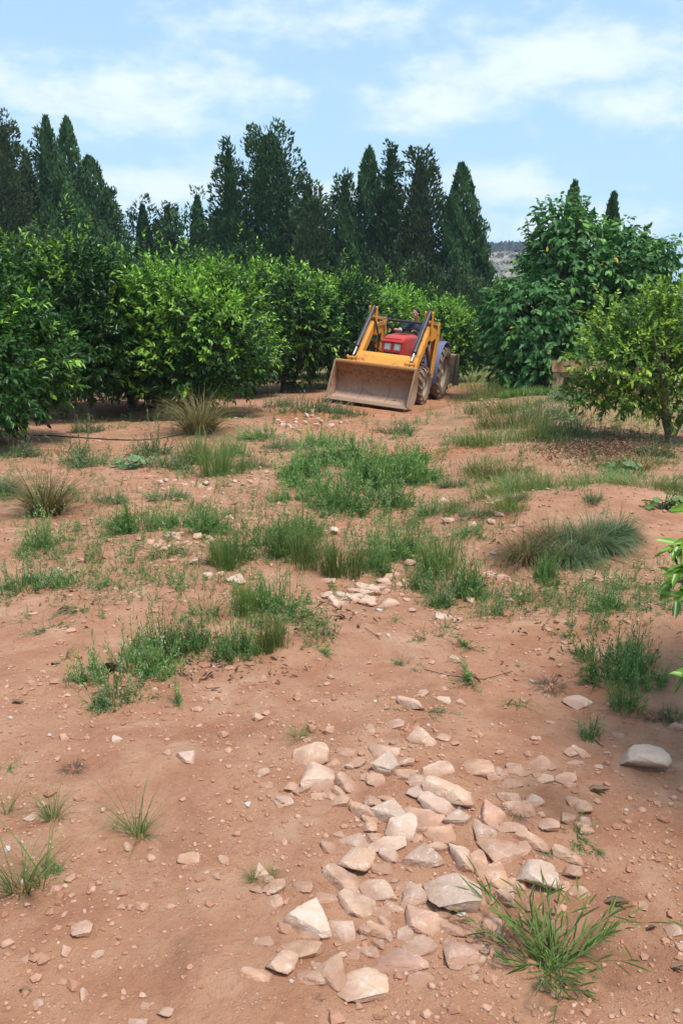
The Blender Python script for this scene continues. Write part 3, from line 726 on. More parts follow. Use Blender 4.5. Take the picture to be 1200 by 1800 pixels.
# ------------------------------------------------------------------ tractor
def paint_mat(name, col, dirt=.35, rough=.45, worn=(.16, .075, .04), scale=3.5, chips=.62):
    t = NT(name); o = t.obj(); a = t.noise(scale, 6, .65, o); b = t.noise(scale * 7, 5, .7, o)
    c = t.mix(t.ramp(a, .3, .7, 0, .35), col, tuple(v * .72 for v in col))
    c = t.mix(t.ramp(t.math('ADD', t.math('MULTIPLY', a, .6), t.math('MULTIPLY', b, .4)), chips - .06, chips + .02, 0, 1), c, worn)
    c = t.mix(t.ramp(b, .35, .7, dirt * .4, dirt), c, (.30, .19, .12))
    return t.done(t.princ(c, rough, nrm=t.bump(b, .12, .01), spec=.4))
M_YEL = paint_mat('orange_yellow_paint', (.80, .33, .035), .16)
M_YELD = paint_mat('dusty_shaded_yellow_paint', (.62, .28, .07), .5)
M_RED = paint_mat('red_paint', (.55, .024, .02), .22, .36, chips=.75)
M_REDD = paint_mat('faded_red_paint', (.45, .08, .07), .35, .5, chips=.8)
M_BLUE = paint_mat('faded_blue_paint', (.085, .14, .30), .35, .5)
M_DARK = paint_mat('greasy_dark_metal', (.022, .020, .020), .35, .55)
M_CYL = paint_mat('black_cylinder_paint', (.022, .025, .035), .12, .4, chips=.85)
M_RUST = paint_mat('dusty_brown_steel', (.26, .17, .11), .6, .8)
def simple(name, col, rough=.5, metal=0., spec=.5, **k):
    t = NT(name); return t.done(t.princ(col, rough, metal, spec=spec, **k))
M_CHR = simple('chrome_rod', (.42, .45, .52), .28, 1.)
M_LAMP = simple('lamp_glass', (.66, .68, .66), .2, .0)
M_BLK = simple('black_rubber', (.02, .02, .02), .7)
M_ORL = simple('orange_lamp', (.7, .12, .02), .3)
def tyre_mat():
    t = NT('muddy_tyre_rubber'); o = t.obj(); a = t.noise(6, 6, .7, o); b = t.noise(40, 4, .7, o)
    c = t.mix(t.ramp(a, .3, .6), (.075, .058, .046), (.24, .165, .115)); c = t.mix(t.ramp(b, .5, .7, 0, .5), c, (.30, .21, .15))
    return t.done(t.princ(c, .95, nrm=t.bump(b, .5, .01), spec=.1))
M_TYRE = tyre_mat()
M_RIM = paint_mat('dusty_rim_paint', (.40, .33, .25), .5, .7)
def bucket_mat():
    t = NT('worn_bucket_steel'); o = t.obj(); a = t.noise(3, 6, .7, o); b = t.noise(14, 6, .7, o); cc = t.noise(2.2, 8, .6, o, 1.5)
    sp = t.n('SeparateXYZ'); t.t.links.new(o, sp.inputs[0]); z = sp.outputs[2]
    zz = t.math('ADD', z, t.math('MULTIPLY', t.math('SUBTRACT', a, .5), .5))
    c = t.mix(t.ramp(b, .35, .65), (.17, .075, .035), (.36, .19, .10))          # rust
    c = t.mix(t.ramp(t.math('ADD', t.math('MULTIPLY', a, .5), t.math('MULTIPLY', b, .5)), .50, .60, 0, .6), c, (.42, .18, .035))   # paint left over
    c = t.mix(t.ramp(zz, .30, .62, 1, 0), c, t.mix(t.ramp(b, .4, .7), (.44, .29, .21), (.33, .21, .15)))            # dried mud on the floor
    c = t.mix(t.ramp(cc, .62, .66, 0, .75), c, (.12, .07, .045))
    return t.done(t.princ(c, .75, nrm=t.bump(b, .35, .01), spec=.3))
M_BUCK = bucket_mat()

TRT = empty('tractor', (TR_O[0], TR_O[1], float(H(*TR_O)) + .0), rot=(R(0), TR_ROLL, TR_YAW))
tag(TRT, 'old tractor with red bonnet, yellow front loader and rusty bucket, facing the camera', 'tractor')
class BM:
    def __init__(s): s.b = bmesh.new()
    def box(s, x0, x1, f0, f1, z0, z1):
        vs = [s.b.verts.new((x, -f, z)) for z in (z0, z1) for f in (f0, f1) for x in (x0, x1)]
        for q in ((0, 1, 3, 2), (4, 6, 7, 5), (0, 4, 5, 1), (2, 3, 7, 6), (0, 2, 6, 4), (1, 5, 7, 3)): s.b.faces.new([vs[i] for i in q])
        return s
    def prism(s, prof, x0, x1):
        """prof list of (f, z)"""
        a = [s.b.verts.new((x0, -f, z)) for f, z in prof]; c = [s.b.verts.new((x1, -f, z)) for f, z in prof]; n = len(prof)
        s.b.faces.new(a); s.b.faces.new(c[::-1])
        for i in range(n): s.b.faces.new((a[i], c[i], c[(i + 1) % n], a[(i + 1) % n]))
        return s
    def bar(s, p, q, w, d):
        """rectangular bar between (x, f, z) points: w across x, d in the f-z plane"""
        p = np.array(p, float); q = np.array(q, float); t = norm(q - p); wx = np.array([1., 0, 0]); u = norm(np.cross(t, wx)); wx = np.cross(u, t)
        vs = []
        for c in (p, q):
            for a, b in ((-1, -1), (1, -1), (1, 1), (-1, 1)):
                v = c + wx * a * w / 2 + u * b * d / 2; vs.append(s.b.verts.new((v[0], -v[1], v[2])))
        for f in ((0, 1, 2, 3), (7, 6, 5, 4), (0, 4, 5, 1), (1, 5, 6, 2), (2, 6, 7, 3), (3, 7, 4, 0)): s.b.faces.new([vs[i] for i in f])
        return s
    def tube(s, pts, r, n=12):
        pts = np.array(pts, float); r = np.broadcast_to(r, len(pts)); T = norm(np.gradient(pts, axis=0)); rings = []
        ref = np.array([1., .12, .07]) if abs(T[0][0]) < .8 else np.array([.1, 1, .05])
        for i in range(len(pts)):
            a = norm(np.cross(T[i], ref)); b = np.cross(T[i], a); ring = []
            for k in range(n):
                an = 2 * math.pi * k / n; v = pts[i] + r[i] * (math.cos(an) * a + math.sin(an) * b); ring.append(s.b.verts.new((v[0], -v[1], v[2])))
            rings.append(ring)
        for i in range(len(pts) - 1):
            for k in range(n): s.b.faces.new((rings[i][k], rings[i][(k + 1) % n], rings[i + 1][(k + 1) % n], rings[i + 1][k]))
        s.b.faces.new(rings[0][::-1]); s.b.faces.new(rings[-1]); return s
    def lathe(s, prof, cx, cf, cz, n=40):
        """prof list of (radius, x offset), axis along x"""
        rings = []
        for r, x in prof:
            rings.append([s.b.verts.new((cx + x, -(cf + r * math.cos(2 * math.pi * k / n)), cz + r * math.sin(2 * math.pi * k / n))) for k in range(n)])
        for i in range(len(prof) - 1):
            for k in range(n): s.b.faces.new((rings[i][k], rings[i][(k + 1) % n], rings[i + 1][(k + 1) % n], rings[i + 1][k]))
        return s
    def put(s, name, mat, parent=TRT, bevel=.0, smooth=None, loc=None):
        bmesh.ops.recalc_face_normals(s.b, faces=s.b.faces)
        if bevel: bmesh.ops.bevel(s.b, geom=list(s.b.edges), offset=bevel, segments=2, affect='EDGES', clamp_overlap=True)
        me = bpy.data.meshes.new(name); s.b.to_mesh(me); s.b.free(); me.materials.append(mat)
        if smooth is not None: me.polygons.foreach_set('use_smooth', [smooth] * len(me.polygons))
        o = link(name, me, parent)
        if smooth:
            try: me.set_sharp_from_angle(angle=R(38))
            except Exception: pass
        return o
def wheel(x, f, r, w, rr, name_side):
    """x centre of the tyre, f axle, r radius, w width, rr rim radius"""
    sgn = 1 if x > 0 else -1
    hub = BM(); e = empty('wheel', (0, 0, 0)); e.parent = TRT
    b = BM(); h = w / 2
    sec = [(rr, -h * .62), (rr + .03, -h * .80), ((r + rr) / 2, -h * 1.02), (r - .07, -h * .95), (r - .035, -h * .78), (r - .025, -h * .3), (r - .022, 0), (r - .025, h * .3), (r - .035, h * .78), (r - .07, h * .95), ((r + rr) / 2, h * 1.02), (rr + .03, h * .80), (rr, h * .62)]
    b.lathe(sec, x, f, r, 56)
    nl = 19 if r > .55 else 17
    for k in range(nl):
        for s in (-1, 1):
            a0 = 2 * math.pi * (k + (.5 if s > 0 else 0)) / nl
            pts = []
            for u, da in ((.0, .0), (.35, -.09), (.7, -.19), (1.0, -.30)):
                a = a0 + da * 1.05; pts.append((x + s * h * u * .99, a))
            lw = .028 if r > .55 else .022; top = .012; bot = -.05
            prev = None
            for i, (px_, a) in enumerate(pts):
                ro = r + (top if i < 3 else -.012); ri = r + bot - (0 if i < 3 else .03); dl = lw / r
                q = []
                for aa, rad in ((a - dl, ri), (a - dl * .75, ro), (a + dl * .75, ro), (a + dl, ri)):
                    q.append(b.b.verts.new((px_, -(f + rad * math.cos(aa)), r + rad * math.sin(aa))))
                if prev:
                    for m in range(3): b.b.faces.new((prev[m], prev[m + 1], q[m + 1], q[m]))
                else: b.b.faces.new(q)
                prev = q
            b.b.faces.new(prev[::-1])
    o = b.put('tyre', M_TYRE, e, smooth=True)
    b = BM(); s = sgn
    b.lathe([(rr + .012, -h * .66), (rr - .02, -h * .6), (rr - .03, h * .0), (rr - .02, h * .6), (rr + .02, h * .72), (rr + .02, h * .66)], x, f, r, 40)
    b.lathe([(rr - .03, s * h * .05), (rr * .72, s * h * .30), (rr * .5, s * h * .22), (.09, s * h * .25), (.08, s * h * .55), (.045, s * h * .62), (.001, s * h * .62)], x, f, r, 40)
    for k in range(6):
        a = k * math.pi / 3; b.lathe([(.001, s * h * .32), (.016, s * h * .32), (.016, s * h * .2)], x, f + .12 * math.cos(a), r + .12 * math.sin(a), 8)
    b.put('rim', M_RIM, e, smooth=True)
    return e
wheel(.65, 0, .69, .36, .36, ''); wheel(-.65, 0, .69, .36, .36, '')
wheel(.69, 1.85, .455, .28, .245, ''); wheel(-.69, 1.85, .455, .28, .245, '')
# running gear
b = BM(); b.box(-.14, .14, -.25, 2.3, .52, .78); b.box(-.2, .2, .9, 1.9, .68, 1.02); b.box(-.3, .3, -.3, .35, .48, .95); b.box(-.24, .24, .35, .9, .55, .9)
b.put('chassis', M_DARK, bevel=.02)
b = BM(); b.tube([(-.62, 0, .69), (.62, 0, .69)], .085); b.put('rear_axle', M_DARK, smooth=True)
b = BM(); b.bar((-.66, 1.85, .455), (.66, 1.85, .455), .1, .12); b.box(-.12, .12, 1.7, 2.0, .4, .62); b.put('front_axle', M_DARK, bevel=.015)
b = BM(); b.box(-.17, .17, 2.3, 2.5, .5, .8); b.put('front_weight', M_DARK, bevel=.02)
b = BM()
for s in (-1, 1): b.box(min(s * .2, s * .42), max(s * .2, s * .42), .95, 1.25, .55, .85)
b.put('fuel_tank', M_RUST, bevel=.03)
# bonnet: lofted rounded sections
def section(w, zt, zb, rad=.09, n=5):
    pts = [(-w, zb)]
    for k in range(n + 1):
        a = math.pi - k * math.pi / 2 / n; pts.append((-w + rad + rad * math.cos(a), zt - rad + rad * math.sin(a)))
    for k in range(n + 1):
        a = math.pi / 2 - k * math.pi / 2 / n; pts.append((w - rad + rad * math.cos(a), zt - rad + rad * math.sin(a)))
    pts.append((w, zb)); return pts
b = BM(); rings = []
for f, w, zt, zb, rad in ((.86, .27, 1.60, .98, .10), (1.2, .275, 1.625, .98, .10), (1.7, .285, 1.625, .98, .10), (2.1, .285, 1.60, 1.0, .10), (2.28, .28, 1.565, 1.02, .10), (2.34, .27, 1.53, 1.05, .09)):
    rings.append([b.b.verts.new((x, -f, z)) for x, z in section(w, zt, zb, rad)])
for i in range(len(rings) - 1):
    for k in range(len(rings[0]) - 1): b.b.faces.new((rings[i][k], rings[i][k + 1], rings[i + 1][k + 1], rings[i + 1][k]))
b.b.faces.new(rings[0]); b.b.faces.new(rings[-1][::-1])
hood = b.put('bonnet', M_RED, smooth=True)
b = BM(); b.prism([(2.335, 1.50), (2.40, 1.475), (2.41, 1.44), (2.335, 1.44)], -.262, .262); b.put('nose_lip', M_RED, hood, bevel=.008)
b = BM()
for x0, x1, z0, z1 in ((-.262, -.21, 1.14, 1.44), (-.035, .035, 1.22, 1.44), (.21, .262, 1.14, 1.44), (-.21, .21, 1.405, 1.44), (-.21, .21, 1.20, 1.245)): b.box(x0, x1, 2.335, 2.385, z0, z1)
b.put('nose_frame', M_RED, hood, bevel=.006)
b = BM(); b.box(-.25, .25, 2.3, 2.35, 1.04, 1.2); b.put('grille', M_DARK, hood)
for s in (-1, 1):
    b = BM(); b.box(min(s * .042, s * .203), max(s * .042, s * .203), 2.34, 2.374, 1.252, 1.40); hl = b.put('headlight', M_LAMP, bevel=.008)
    b = BM(); b.lathe([(.052, 0), (.03, .0), (.001, 0)], 0, 0, 0, 16); ro = b.put('reflector', simple('reflector', (.8, .82, .84), .3, .3), hl)
    ro.rotation_euler = (0, 0, R(-90)); ro.location = (s * .12, -2.377, 1.326)
b = BM(); b.prism([(.9, 1.632), (1.75, 1.648), (1.75, 1.640), (.9, 1.620)], -.13, .13); b.put('bonnet_strip', M_REDD, hood)
b = BM(); b.box(-.25, .25, .6, .86, 1.0, 1.55); b.put('dashboard', M_DARK, bevel=.03)
# steering, levers, seat, deck
b = BM(); b.tube([(0, .8, 1.5), (0, .95 - .18, 1.66)], .025); col_ = b.put('steering_column', M_BLK, smooth=True)
b = BM(); n = 24; cpt = np.array([0, .76, 1.69]); ax = norm(np.array([0, -.35, 1.])); u = np.array([1., 0, 0]); v = np.cross(ax, u)
b.tube([cpt + .19 * (math.cos(a) * u + math.sin(a) * v) for a in np.linspace(0, 2 * math.pi * .999, n)], .014, 8)
for a in (0.3, 2.4, 4.5): b.tube([cpt - ax * .03, cpt + .18 * (math.cos(a) * u + math.sin(a) * v)], .01, 6)
b.put('steering_wheel', M_BLK, smooth=True)
b = BM(); b.tube([(-.38, .85, 1.2), (-.40, .92, 1.5), (-.44, .98, 1.66)], .012, 8); b.tube([(-.44, .98, 1.66), (-.445, .985, 1.74)], .022, 8)
b.tube([(-.30, .9, 1.25), (-.3, .98, 1.6)], .010, 8); b.put('loader_lever', M_BLK, smooth=True)
b = BM(); b.box(-.24, .24, .05, .48, 1.19, 1.29); st = b.put('seat', M_BLK, bevel=.035)
b = BM(); b.prism([(.08, 1.27), (.0, 1.62), (-.07, 1.62), (.0, 1.25)], -.23, .23); b.put('backrest', M_BLK, bevel=.02)
b = BM(); b.box(-.12, .12, .1, .4, .93, 1.19); b.put('seat_base', M_DARK, bevel=.01)
b = BM(); b.box(-.42, .42, .35, .92, .86, .9); b.put('footboard', M_RUST, bevel=.01)
# blue rear fenders
for s in (-1, 1):
    b = BM(); arc = [(.70 * math.cos(a) , .69 + .80 * math.sin(a)) for a in np.linspace(R(-18), R(140), 16)]
    arc = [(f if f < .5 else f * 1.02, z) for f, z in arc]
    def pan(x0, x1):
        a_ = [b.b.verts.new((x0, -f, z)) for f, z in arc]; c_ = [b.b.verts.new((x1, -f, z)) for f, z in arc]
        d_ = [b.b.verts.new((x1, -f * 1.03, .69 + (z - .69) * 1.03)) for f, z in arc]; e_ = [b.b.verts.new((x0, -f * 1.03, .69 + (z - .69) * 1.03)) for f, z in arc]
        for p_, q_ in ((a_, c_), (c_, d_), (d_, e_), (e_, a_)):
            for i in range(len(arc) - 1): b.b.faces.new((p_[i], q_[i], q_[i + 1], p_[i + 1]))
        b.b.faces.new((a_[0], c_[0], d_[0], e_[0])); b.b.faces.new((a_[-1], c_[-1], d_[-1], e_[-1]))
    pan(s * .40, s * .78)
    b.prism([(f, z) for f, z in arc] + [(-.3, .95), (.35, .9)], s * .40, s * .425)
    fd = b.put('fender', M_BLUE, smooth=True)
    b = BM(); b.box(min(s * .5, s * .58), max(s * .5, s * .58), .06, .14, 1.52, 1.60); b.put('marker_lamp', M_ORL, fd, bevel=.01)
    b = BM(); b.tube([(s * .62, .0, 1.51), (s * .62, .0, 1.66), (s * .62, .12, 1.66), (s * .62, .12, 1.51)], .012, 6); b.put('grab_rail', M_RUST, fd, smooth=True)
    b = BM(); b.box(min(s * .44, s * .66), max(s * .44, s * .66), .72, .98, .55, .6); b.box(min(s * .44, s * .66), max(s * .44, s * .66), .72, .98, .38, .42); b.box(min(s * .63, s * .66), max(s * .63, s * .66), .74, .96, .38, .58)
    b.put('step', M_RUST, bevel=.008)
# ---- loader
XA = .71
for s in (-1, 1):
    x = s * XA
    # tower: two plates
    b = BM()
    for dx in (-.055, .055):
        b.prism([(.98, 1.98), (1.10, 2.0), (1.18, 1.9), (1.30, 1.35), (1.42, .80), (1.36, .62), (1.12, .62), (1.02, 1.2), (.94, 1.7)], x + dx - .007, x + dx + .007)
    b.prism([(1.03, 1.6), (1.06, 1.6), (1.20, .70), (1.17, .70)], x - .048, x + .048)
    b.tube([(x - .075, 1.06, 1.93), (x + .075, 1.06, 1.93)], .035); b.tube([(x - .075, 1.12, 1.72), (x + .075, 1.12, 1.72)], .04)
    b.put('loader_tower', M_YEL, bevel=.004)
    b = BM(); b.bar((s * .15, 1.28, .66), (x, 1.28, .66), .14, .14); b.box(min(s * .14, s * .3), max(s * .14, s * .3), 1.1, 1.5, .58, .76); b.put('loader_bracket', M_YELD, bevel=.01)
    # arm: rear part, knee gusset, front part
    b = BM(); b.prism([(1.06, 1.76), (1.80, 1.90), (1.96, 1.88), (2.06, 1.76), (3.22, .62), (3.27, .50), (3.20, .44), (3.12, .46), (1.96, 1.56), (1.62, 1.52), (1.10, 1.64)], x - .062, x + .062)
    arm = b.put('loader_arm', M_YEL, bevel=.010)
    # pair of upright ears on the knee
    b = BM()
    for dx in (-.088, .088):
        b.prism([(1.86, 1.72), (1.94, 1.70), (1.98, 1.8), (1.99, 2.20), (1.965, 2.235), (1.925, 2.235), (1.90, 2.20)], x + dx - .011, x + dx + .011)
        b.tube([(x + dx - .018, 1.95, 2.195), (x + dx + .018, 1.95, 2.195)], .04, 14)
    b.tube([(x - .09, 1.94, 1.98), (x + .09, 1.94, 1.98)], .045, 12)
    b.put('knee_ear', M_YEL)
    # levelling link back to the tower, its browner paint standing in for shade
    b = BM(); b.bar((x, 1.06, 1.94), (x, 1.94, 1.99), .085, .085); b.put('levelling_link', M_YELD, bevel=.008)
    # tilt cylinder with chrome rod
    p0 = np.array([x, 1.95, 2.195]); p1 = np.array([x, 3.16, 1.02]); d = p1 - p0
    b = BM(); b.tube([p0 - d * .02, p0 + d * .78], .054, 16); b.tube([p0 + d * .74, p0 + d * .79], .064, 16); b.tube([p0 + d * .30, p0 + d * .33], .060, 16)
    b.tube([p0 + d * .2 + [.05 * -s, 0, .03], p0 + d * .64 + [.05 * -s, 0, .03]], .012, 8)
    cy_ = b.put('tilt_cylinder', M_CYL, smooth=True)
    b = BM(); b.tube([p0 + d * .78, p0 + d * .96], .027, 14); b.put('piston_rod', M_CHR, cy_, smooth=True)
    b = BM(); b.tube([p1 - d * .05, p1 + d * .01], .032, 12); b.put('rod_eye', M_CYL, cy_, smooth=True)
    # bell crank with two plates and link to the bucket
    b = BM()
    for dx in (-.085, -.03, .03, .085):
        b.bar((x + dx, 3.17, 1.03), (x + dx * 1.3, 3.10 + .14, .70), .016, .055)
    b.tube([(x - .12, 3.17, 1.02), (x + .12, 3.17, 1.02)], .03, 12); b.box(x - .08, x + .08, 3.18, 3.21, .84, .88)
    for dx in (-.11, .11): b.tube([(x + dx - .012, 3.17, 1.03), (x + dx + .012, 3.17, 1.03)], .045, 14)
    for dx in (-.1, .1): b.bar((x + dx, 3.16, 1.0), (x + dx, 2.98, .72), .014, .06)
    b.put('bell_crank', M_YEL)
    # lift cylinder
    q0 = np.array([x, 1.36, .92]); q1 = np.array([x, 2.12, 1.62]); d = q1 - q0
    b = BM(); b.tube([q0, q0 + d * .72], .05, 14); b.tube([q0 + d * .68, q0 + d * .73], .06, 14); lc = b.put('lift_cylinder', M_DARK, smooth=True)
    b = BM(); b.tube([q0 + d * .7, q1], .028, 12); b.put('piston_rod', M_CHR, lc, smooth=True)
# cross panel between the arms
b = BM(); b.prism([(2.74, 1.14), (2.86, 1.19), (3.0, 1.10), (3.16, .90), (3.16, .80), (3.06, .74), (2.80, .98)], -XA + .045, XA - .045); b.put('cross_panel', M_YEL, bevel=.012)
b = BM(); b.tube([(-XA, 1.12, 1.93), (XA, 1.12, 1.93)], .034, 12); b.put('tower_crossbar', M_CYL, smooth=True)
b = BM(); b.tube([(-XA, 2.0, 1.66), (-.4, 2.0, 1.66)], .0, 4) if False else None
b.b.free()
# steel pipes and rubber hoses
for k in range(4):
    b = BM(); z = 1.78 + k * .026
    b.tube([(-XA + .06, 1.98 - .02 * k, z - .12), (-XA + .07, 1.7, z - .02), (-XA + .09, 1.3, z + .03), (-XA + .12, 1.14, z + .08)], .011, 6); b.put('hydraulic_pipe', M_YELD, smooth=True)
hoses = [[(-.66, 1.95, 2.0), (-.60, 2.0, 1.85), (-.56, 1.95, 1.62), (-.50, 1.8, 1.42), (-.42, 1.6, 1.28), (-.3, 1.5, 1.2)], [(-.64, 1.9, 1.9), (-.57, 1.9, 1.7), (-.53, 1.85, 1.5), (-.6, 2.1, 1.35), (-.55, 2.0, 1.2), (-.35, 1.6, 1.1)],
         [(-.6, 1.15, 1.9), (-.5, 1.1, 1.75), (-.44, 1.0, 1.62), (-.4, .95, 1.4)], [(-.62, 1.12, 1.85), (-.46, 1.2, 1.8), (-.36, 1.1, 1.6), (-.36, 1.0, 1.35)], [(-.6, 1.1, 1.8), (-.52, 1.2, 1.62), (-.45, 1.1, 1.5), (-.4, 1.0, 1.3)],
         [(.62, 1.95, 1.85), (.55, 1.9, 1.7), (.5, 1.8, 1.5), (.42, 1.6, 1.3)], [(.75, 2.5, 1.55), (.6, 2.45, 1.66), (.55, 2.2, 1.7), (.64, 2.0, 1.8)]]
for hs in hoses:
    pts = np.array(hs); tt = np.linspace(0, len(pts) - 1, 18); P_ = np.stack([np.interp(tt, np.arange(len(pts)), pts[:, i]) for i in range(3)], 1)
    for _ in range(3): P_[1:-1] = (P_[:-2] + 2 * P_[1:-1] + P_[2:]) / 4
    b = BM(); b.tube(P_, .016, 7); b.put('hydraulic_hose', M_BLK, smooth=True)
b = BM(); b.box(.28, .44, 1.25, 1.6, .85, 1.15); b.tube([(.36, 1.35, 1.1), (.36, 1.3, 1.3)], .06, 12); b.box(.3, .42, 1.0, 1.15, .9, 1.25); b.put('valve_block', M_RUST, bevel=.015)
# bucket
prof = [(3.50, .93), (3.40, .80), (3.33, .64), (3.29, .47), (3.31, .32), (3.36, .23), (3.46, .165), (3.60, .135), (3.94, .105)]
b = BM(); th = .016
def offs(p, d):
    p = np.array(p); t_ = norm(np.gradient(p, axis=0)); nrm_ = np.stack([-t_[:, 1], t_[:, 0]], 1); return p + nrm_ * d
po = offs(prof, -th)
b.prism([tuple(q) for q in prof] + [tuple(q) for q in po[::-1]], -.96, .96)
BK = b.put('bucket', M_BUCK, smooth=False)
for s in (-1, 1):
    b = BM(); b.prism([(3.55, .965)] + [tuple(q) for q in offs(prof, -.03)] + [(3.95, .115), (3.90, .16), (3.72, .52), (3.58, .93)], s * .962, s * .982); sp_ = b.put('side_plate', M_BUCK, BK)
    b = BM(); b.bar((s * .972, 3.95, .12), (s * .972, 3.57, .945), .034, .03); b.put('side_edge', M_RUST, BK)
b = BM(); b.prism([(3.44, .90), (3.46, .965), (3.52, .985), (3.57, .965), (3.57, .915), (3.52, .895)], -.985, .985); b.put('upper_lip', M_YELD, BK, bevel=.012)
b = BM(); b.prism([(3.80, .112), (4.03, .082), (4.03, .094), (3.80, .135)], -.99, .99); b.put('cutting_edge', M_RUST, BK)
for x in (-.33, .33):
    b = BM(); q = offs(prof, .008); b.prism([tuple(v) for v in q[1:-1]] + [tuple(v) for v in np.array(prof)[1:-1][::-1]], x - .012, x + .012); b.put('weld_seam', M_RUST, BK)
# transport box on the rear hitch
b = BM(); b.prism([(-1.02, .42), (-1.02, 1.12), (-1.05, 1.14), (-1.62, 1.14), (-1.62, .42)], -.74, .80); rb = b.put('rear_box', M_RUST, bevel=.012)
b = BM(); b.prism([(-1.0, .30), (-1.1, 1.18), (-1.16, 1.18), (-1.72, .28)], .815, .84); b.put('side_sheet', M_DARK, rb)
b = BM()
for f, z in ((-1.02, .60), (-1.02, .85)): b.box(-.7, .78, f, f + .02, z, z + .03)
b.put('box_rib', M_RUST, rb)
b = BM()
for s in (-1, 1): b.bar((s * .3, -.2, .55), (s * .42, -1.0, .5), .05, .05)
b.bar((0, -.25, .95), (0, -1.0, 1.05), .04, .04); b.put('hitch_arm', M_DARK)

# ------------------------------------------------------------------ driver
def blob_mesh(name, chains, balls, voxel, mat, parent, smooth_it=3):
    """chains of (point, radius) joined into one continuous remeshed body"""
    bm = bmesh.new()
    def sph(c, r, sc=(1, 1, 1), rot=None):
        m = Matrix.Translation(Vector(c)) @ (rot.to_4x4() if rot else Matrix.Identity(4)) @ Matrix.Diagonal((r * sc[0], r * sc[1], r * sc[2], 1))
        bmesh.ops.create_icosphere(bm, subdivisions=3, radius=1, matrix=m)
    for ch in chains:
        for (p, r), (q, r2) in zip(ch[:-1], ch[1:]):
            p = Vector(p); q = Vector(q); L_ = (q - p).length; n = max(2, int(L_ / (min(r, r2) * .35)) + 1)
            for k in range(n):
                t = k / (n - 1); sph(p.lerp(q, t), r + (r2 - r) * t)
    for bl in balls: sph(*bl)
    me = bpy.data.meshes.new(name + '_tmp'); bm.to_mesh(me); bm.free()
    o = bpy.data.objects.new(name + '_tmp', me); COL.objects.link(o)
    m = o.modifiers.new('r', 'REMESH'); m.mode = 'VOXEL'; m.voxel_size = voxel; m.use_smooth_shade = True
    s = o.modifiers.new('s', 'SMOOTH'); s.factor = .6; s.iterations = smooth_it
    dg = bpy.context.evaluated_depsgraph_get(); me2 = bpy.data.meshes.new_from_object(o.evaluated_get(dg)); me2.name = name
    bpy.data.objects.remove(o); me2.materials.clear(); me2.materials.append(mat)
    me2.polygons.foreach_set('use_smooth', [True] * len(me2.polygons))
    return link(name, me2, parent)
def Pl(x, f, z): return (x, -f, z)
SKIN = NT('skin'); _n = SKIN.noise(20, 3, .5, SKIN.obj()); SKIN = SKIN.done(SKIN.princ(SKIN.mix(_n, (.46, .22, .145), (.55, .29, .20)), .5, spec=.35))
SHIRT = NT('navy_cotton'); _o = SHIRT.obj(); _n = SHIRT.noise(9, 5, .6, _o); _w = SHIRT.noise(220, 2, .5, _o)
SHIRT = SHIRT.done(SHIRT.princ(SHIRT.mix(SHIRT.ramp(_n, .4, .7), (.028, .038, .065), (.05, .062, .095)), .9, nrm=SHIRT.bump(SHIRT.math('ADD', _n, SHIRT.math('MULTIPLY', _w, .2)), .4, .02), spec=.15))
TROU = simple('dark_trousers', (.03, .035, .05), .9, spec=.1)
BOOT = simple('brown_boots', (.06, .035, .022), .7)
HAIR = simple('black_hair', (.008, .007, .006), .65, spec=.3)
WHT = simple('white_trim', (.6, .6, .6), .8)
_M = TRT.matrix_basis
DR = empty('person', (0, 0, 0)); 
tag(DR, 'dark haired driver in a navy short sleeved shirt sitting on the tractor, looking down sideways', 'person')
DR.rotation_euler = TRT.rotation_euler
_loc = Matrix.Translation(TRT.location) @ TRT.rotation_euler.to_matrix().to_4x4() @ Vector(Pl(-.04, .25, 1.30)); DR.location = _loc
OFF = Vector(Pl(.06, .25, 1.30))
def L_(x, f, z): v = Vector(Pl(x + .06, f, z)) - OFF; return (v.x, v.y, v.z)
def hand(wr, d, palmN, curl=.6, side=1):
    """five fingers rooted in a palm; d points from the wrist to the knuckles"""
    wr = Vector(wr); d = Vector(d).normalized(); pn = Vector(palmN); pn = (pn - d * pn.dot(d)).normalized(); sx = d.cross(pn) * side
    ch = []
    for k, (o_, ln) in enumerate(((-.030, .070), (-.010, .080), (.010, .075), (.030, .060))):
        b0 = wr + d * .02 + sx * o_ * .6; b1 = wr + d * .085 + sx * o_
        ch.append([(b0, .017), (b1, .0135)])
        p = b1; dd = d.copy(); seg = [(p, .0105)]
        for j in range(3):
            a = curl * (.75 + .35 * j); dd = (dd * math.cos(a) + pn * math.sin(a)).normalized(); pn2 = (pn * math.cos(a) - dd * math.sin(a)) if False else pn
            p = p + dd * ln * (.42, .32, .26)[j]; seg.append((p, .0095 - .0012 * j))
        ch.append(seg)
    t0 = wr + d * .03 - sx * .028; t1 = t0 + (d * .6 - sx * .6 + pn * .4).normalized() * .038; t2 = t1 + (d * .8 + pn * .6).normalized() * .032; t3 = t2 + (d * .6 + pn * .8).normalized() * .026
    ch.append([(t0, .015), (t1, .0125), (t2, .011), (t3, .0095)])
    return ch
HC = Vector(L_(-.02, .36, .0)); hc = Vector(L_(-.02, .40, 2.135))
hy = R(-38); Rh = (Matrix.Rotation(hy, 3, 'Z') @ Matrix.Rotation(R(14), 3, 'X'))    # head turned to the picture's left and down; face looks along local -Y
def hp(x, y, z): return hc + Rh @ Vector((x, y, z))
sl, sr = L_(-.19, .30, 1.84), L_(.19, .22, 1.84)
elL, wrL = L_(-.36, .58, 1.68), L_(-.48, .82, 1.695)
elR, wrR = L_(.30, .42, 1.60), L_(.12, .66, 1.70)
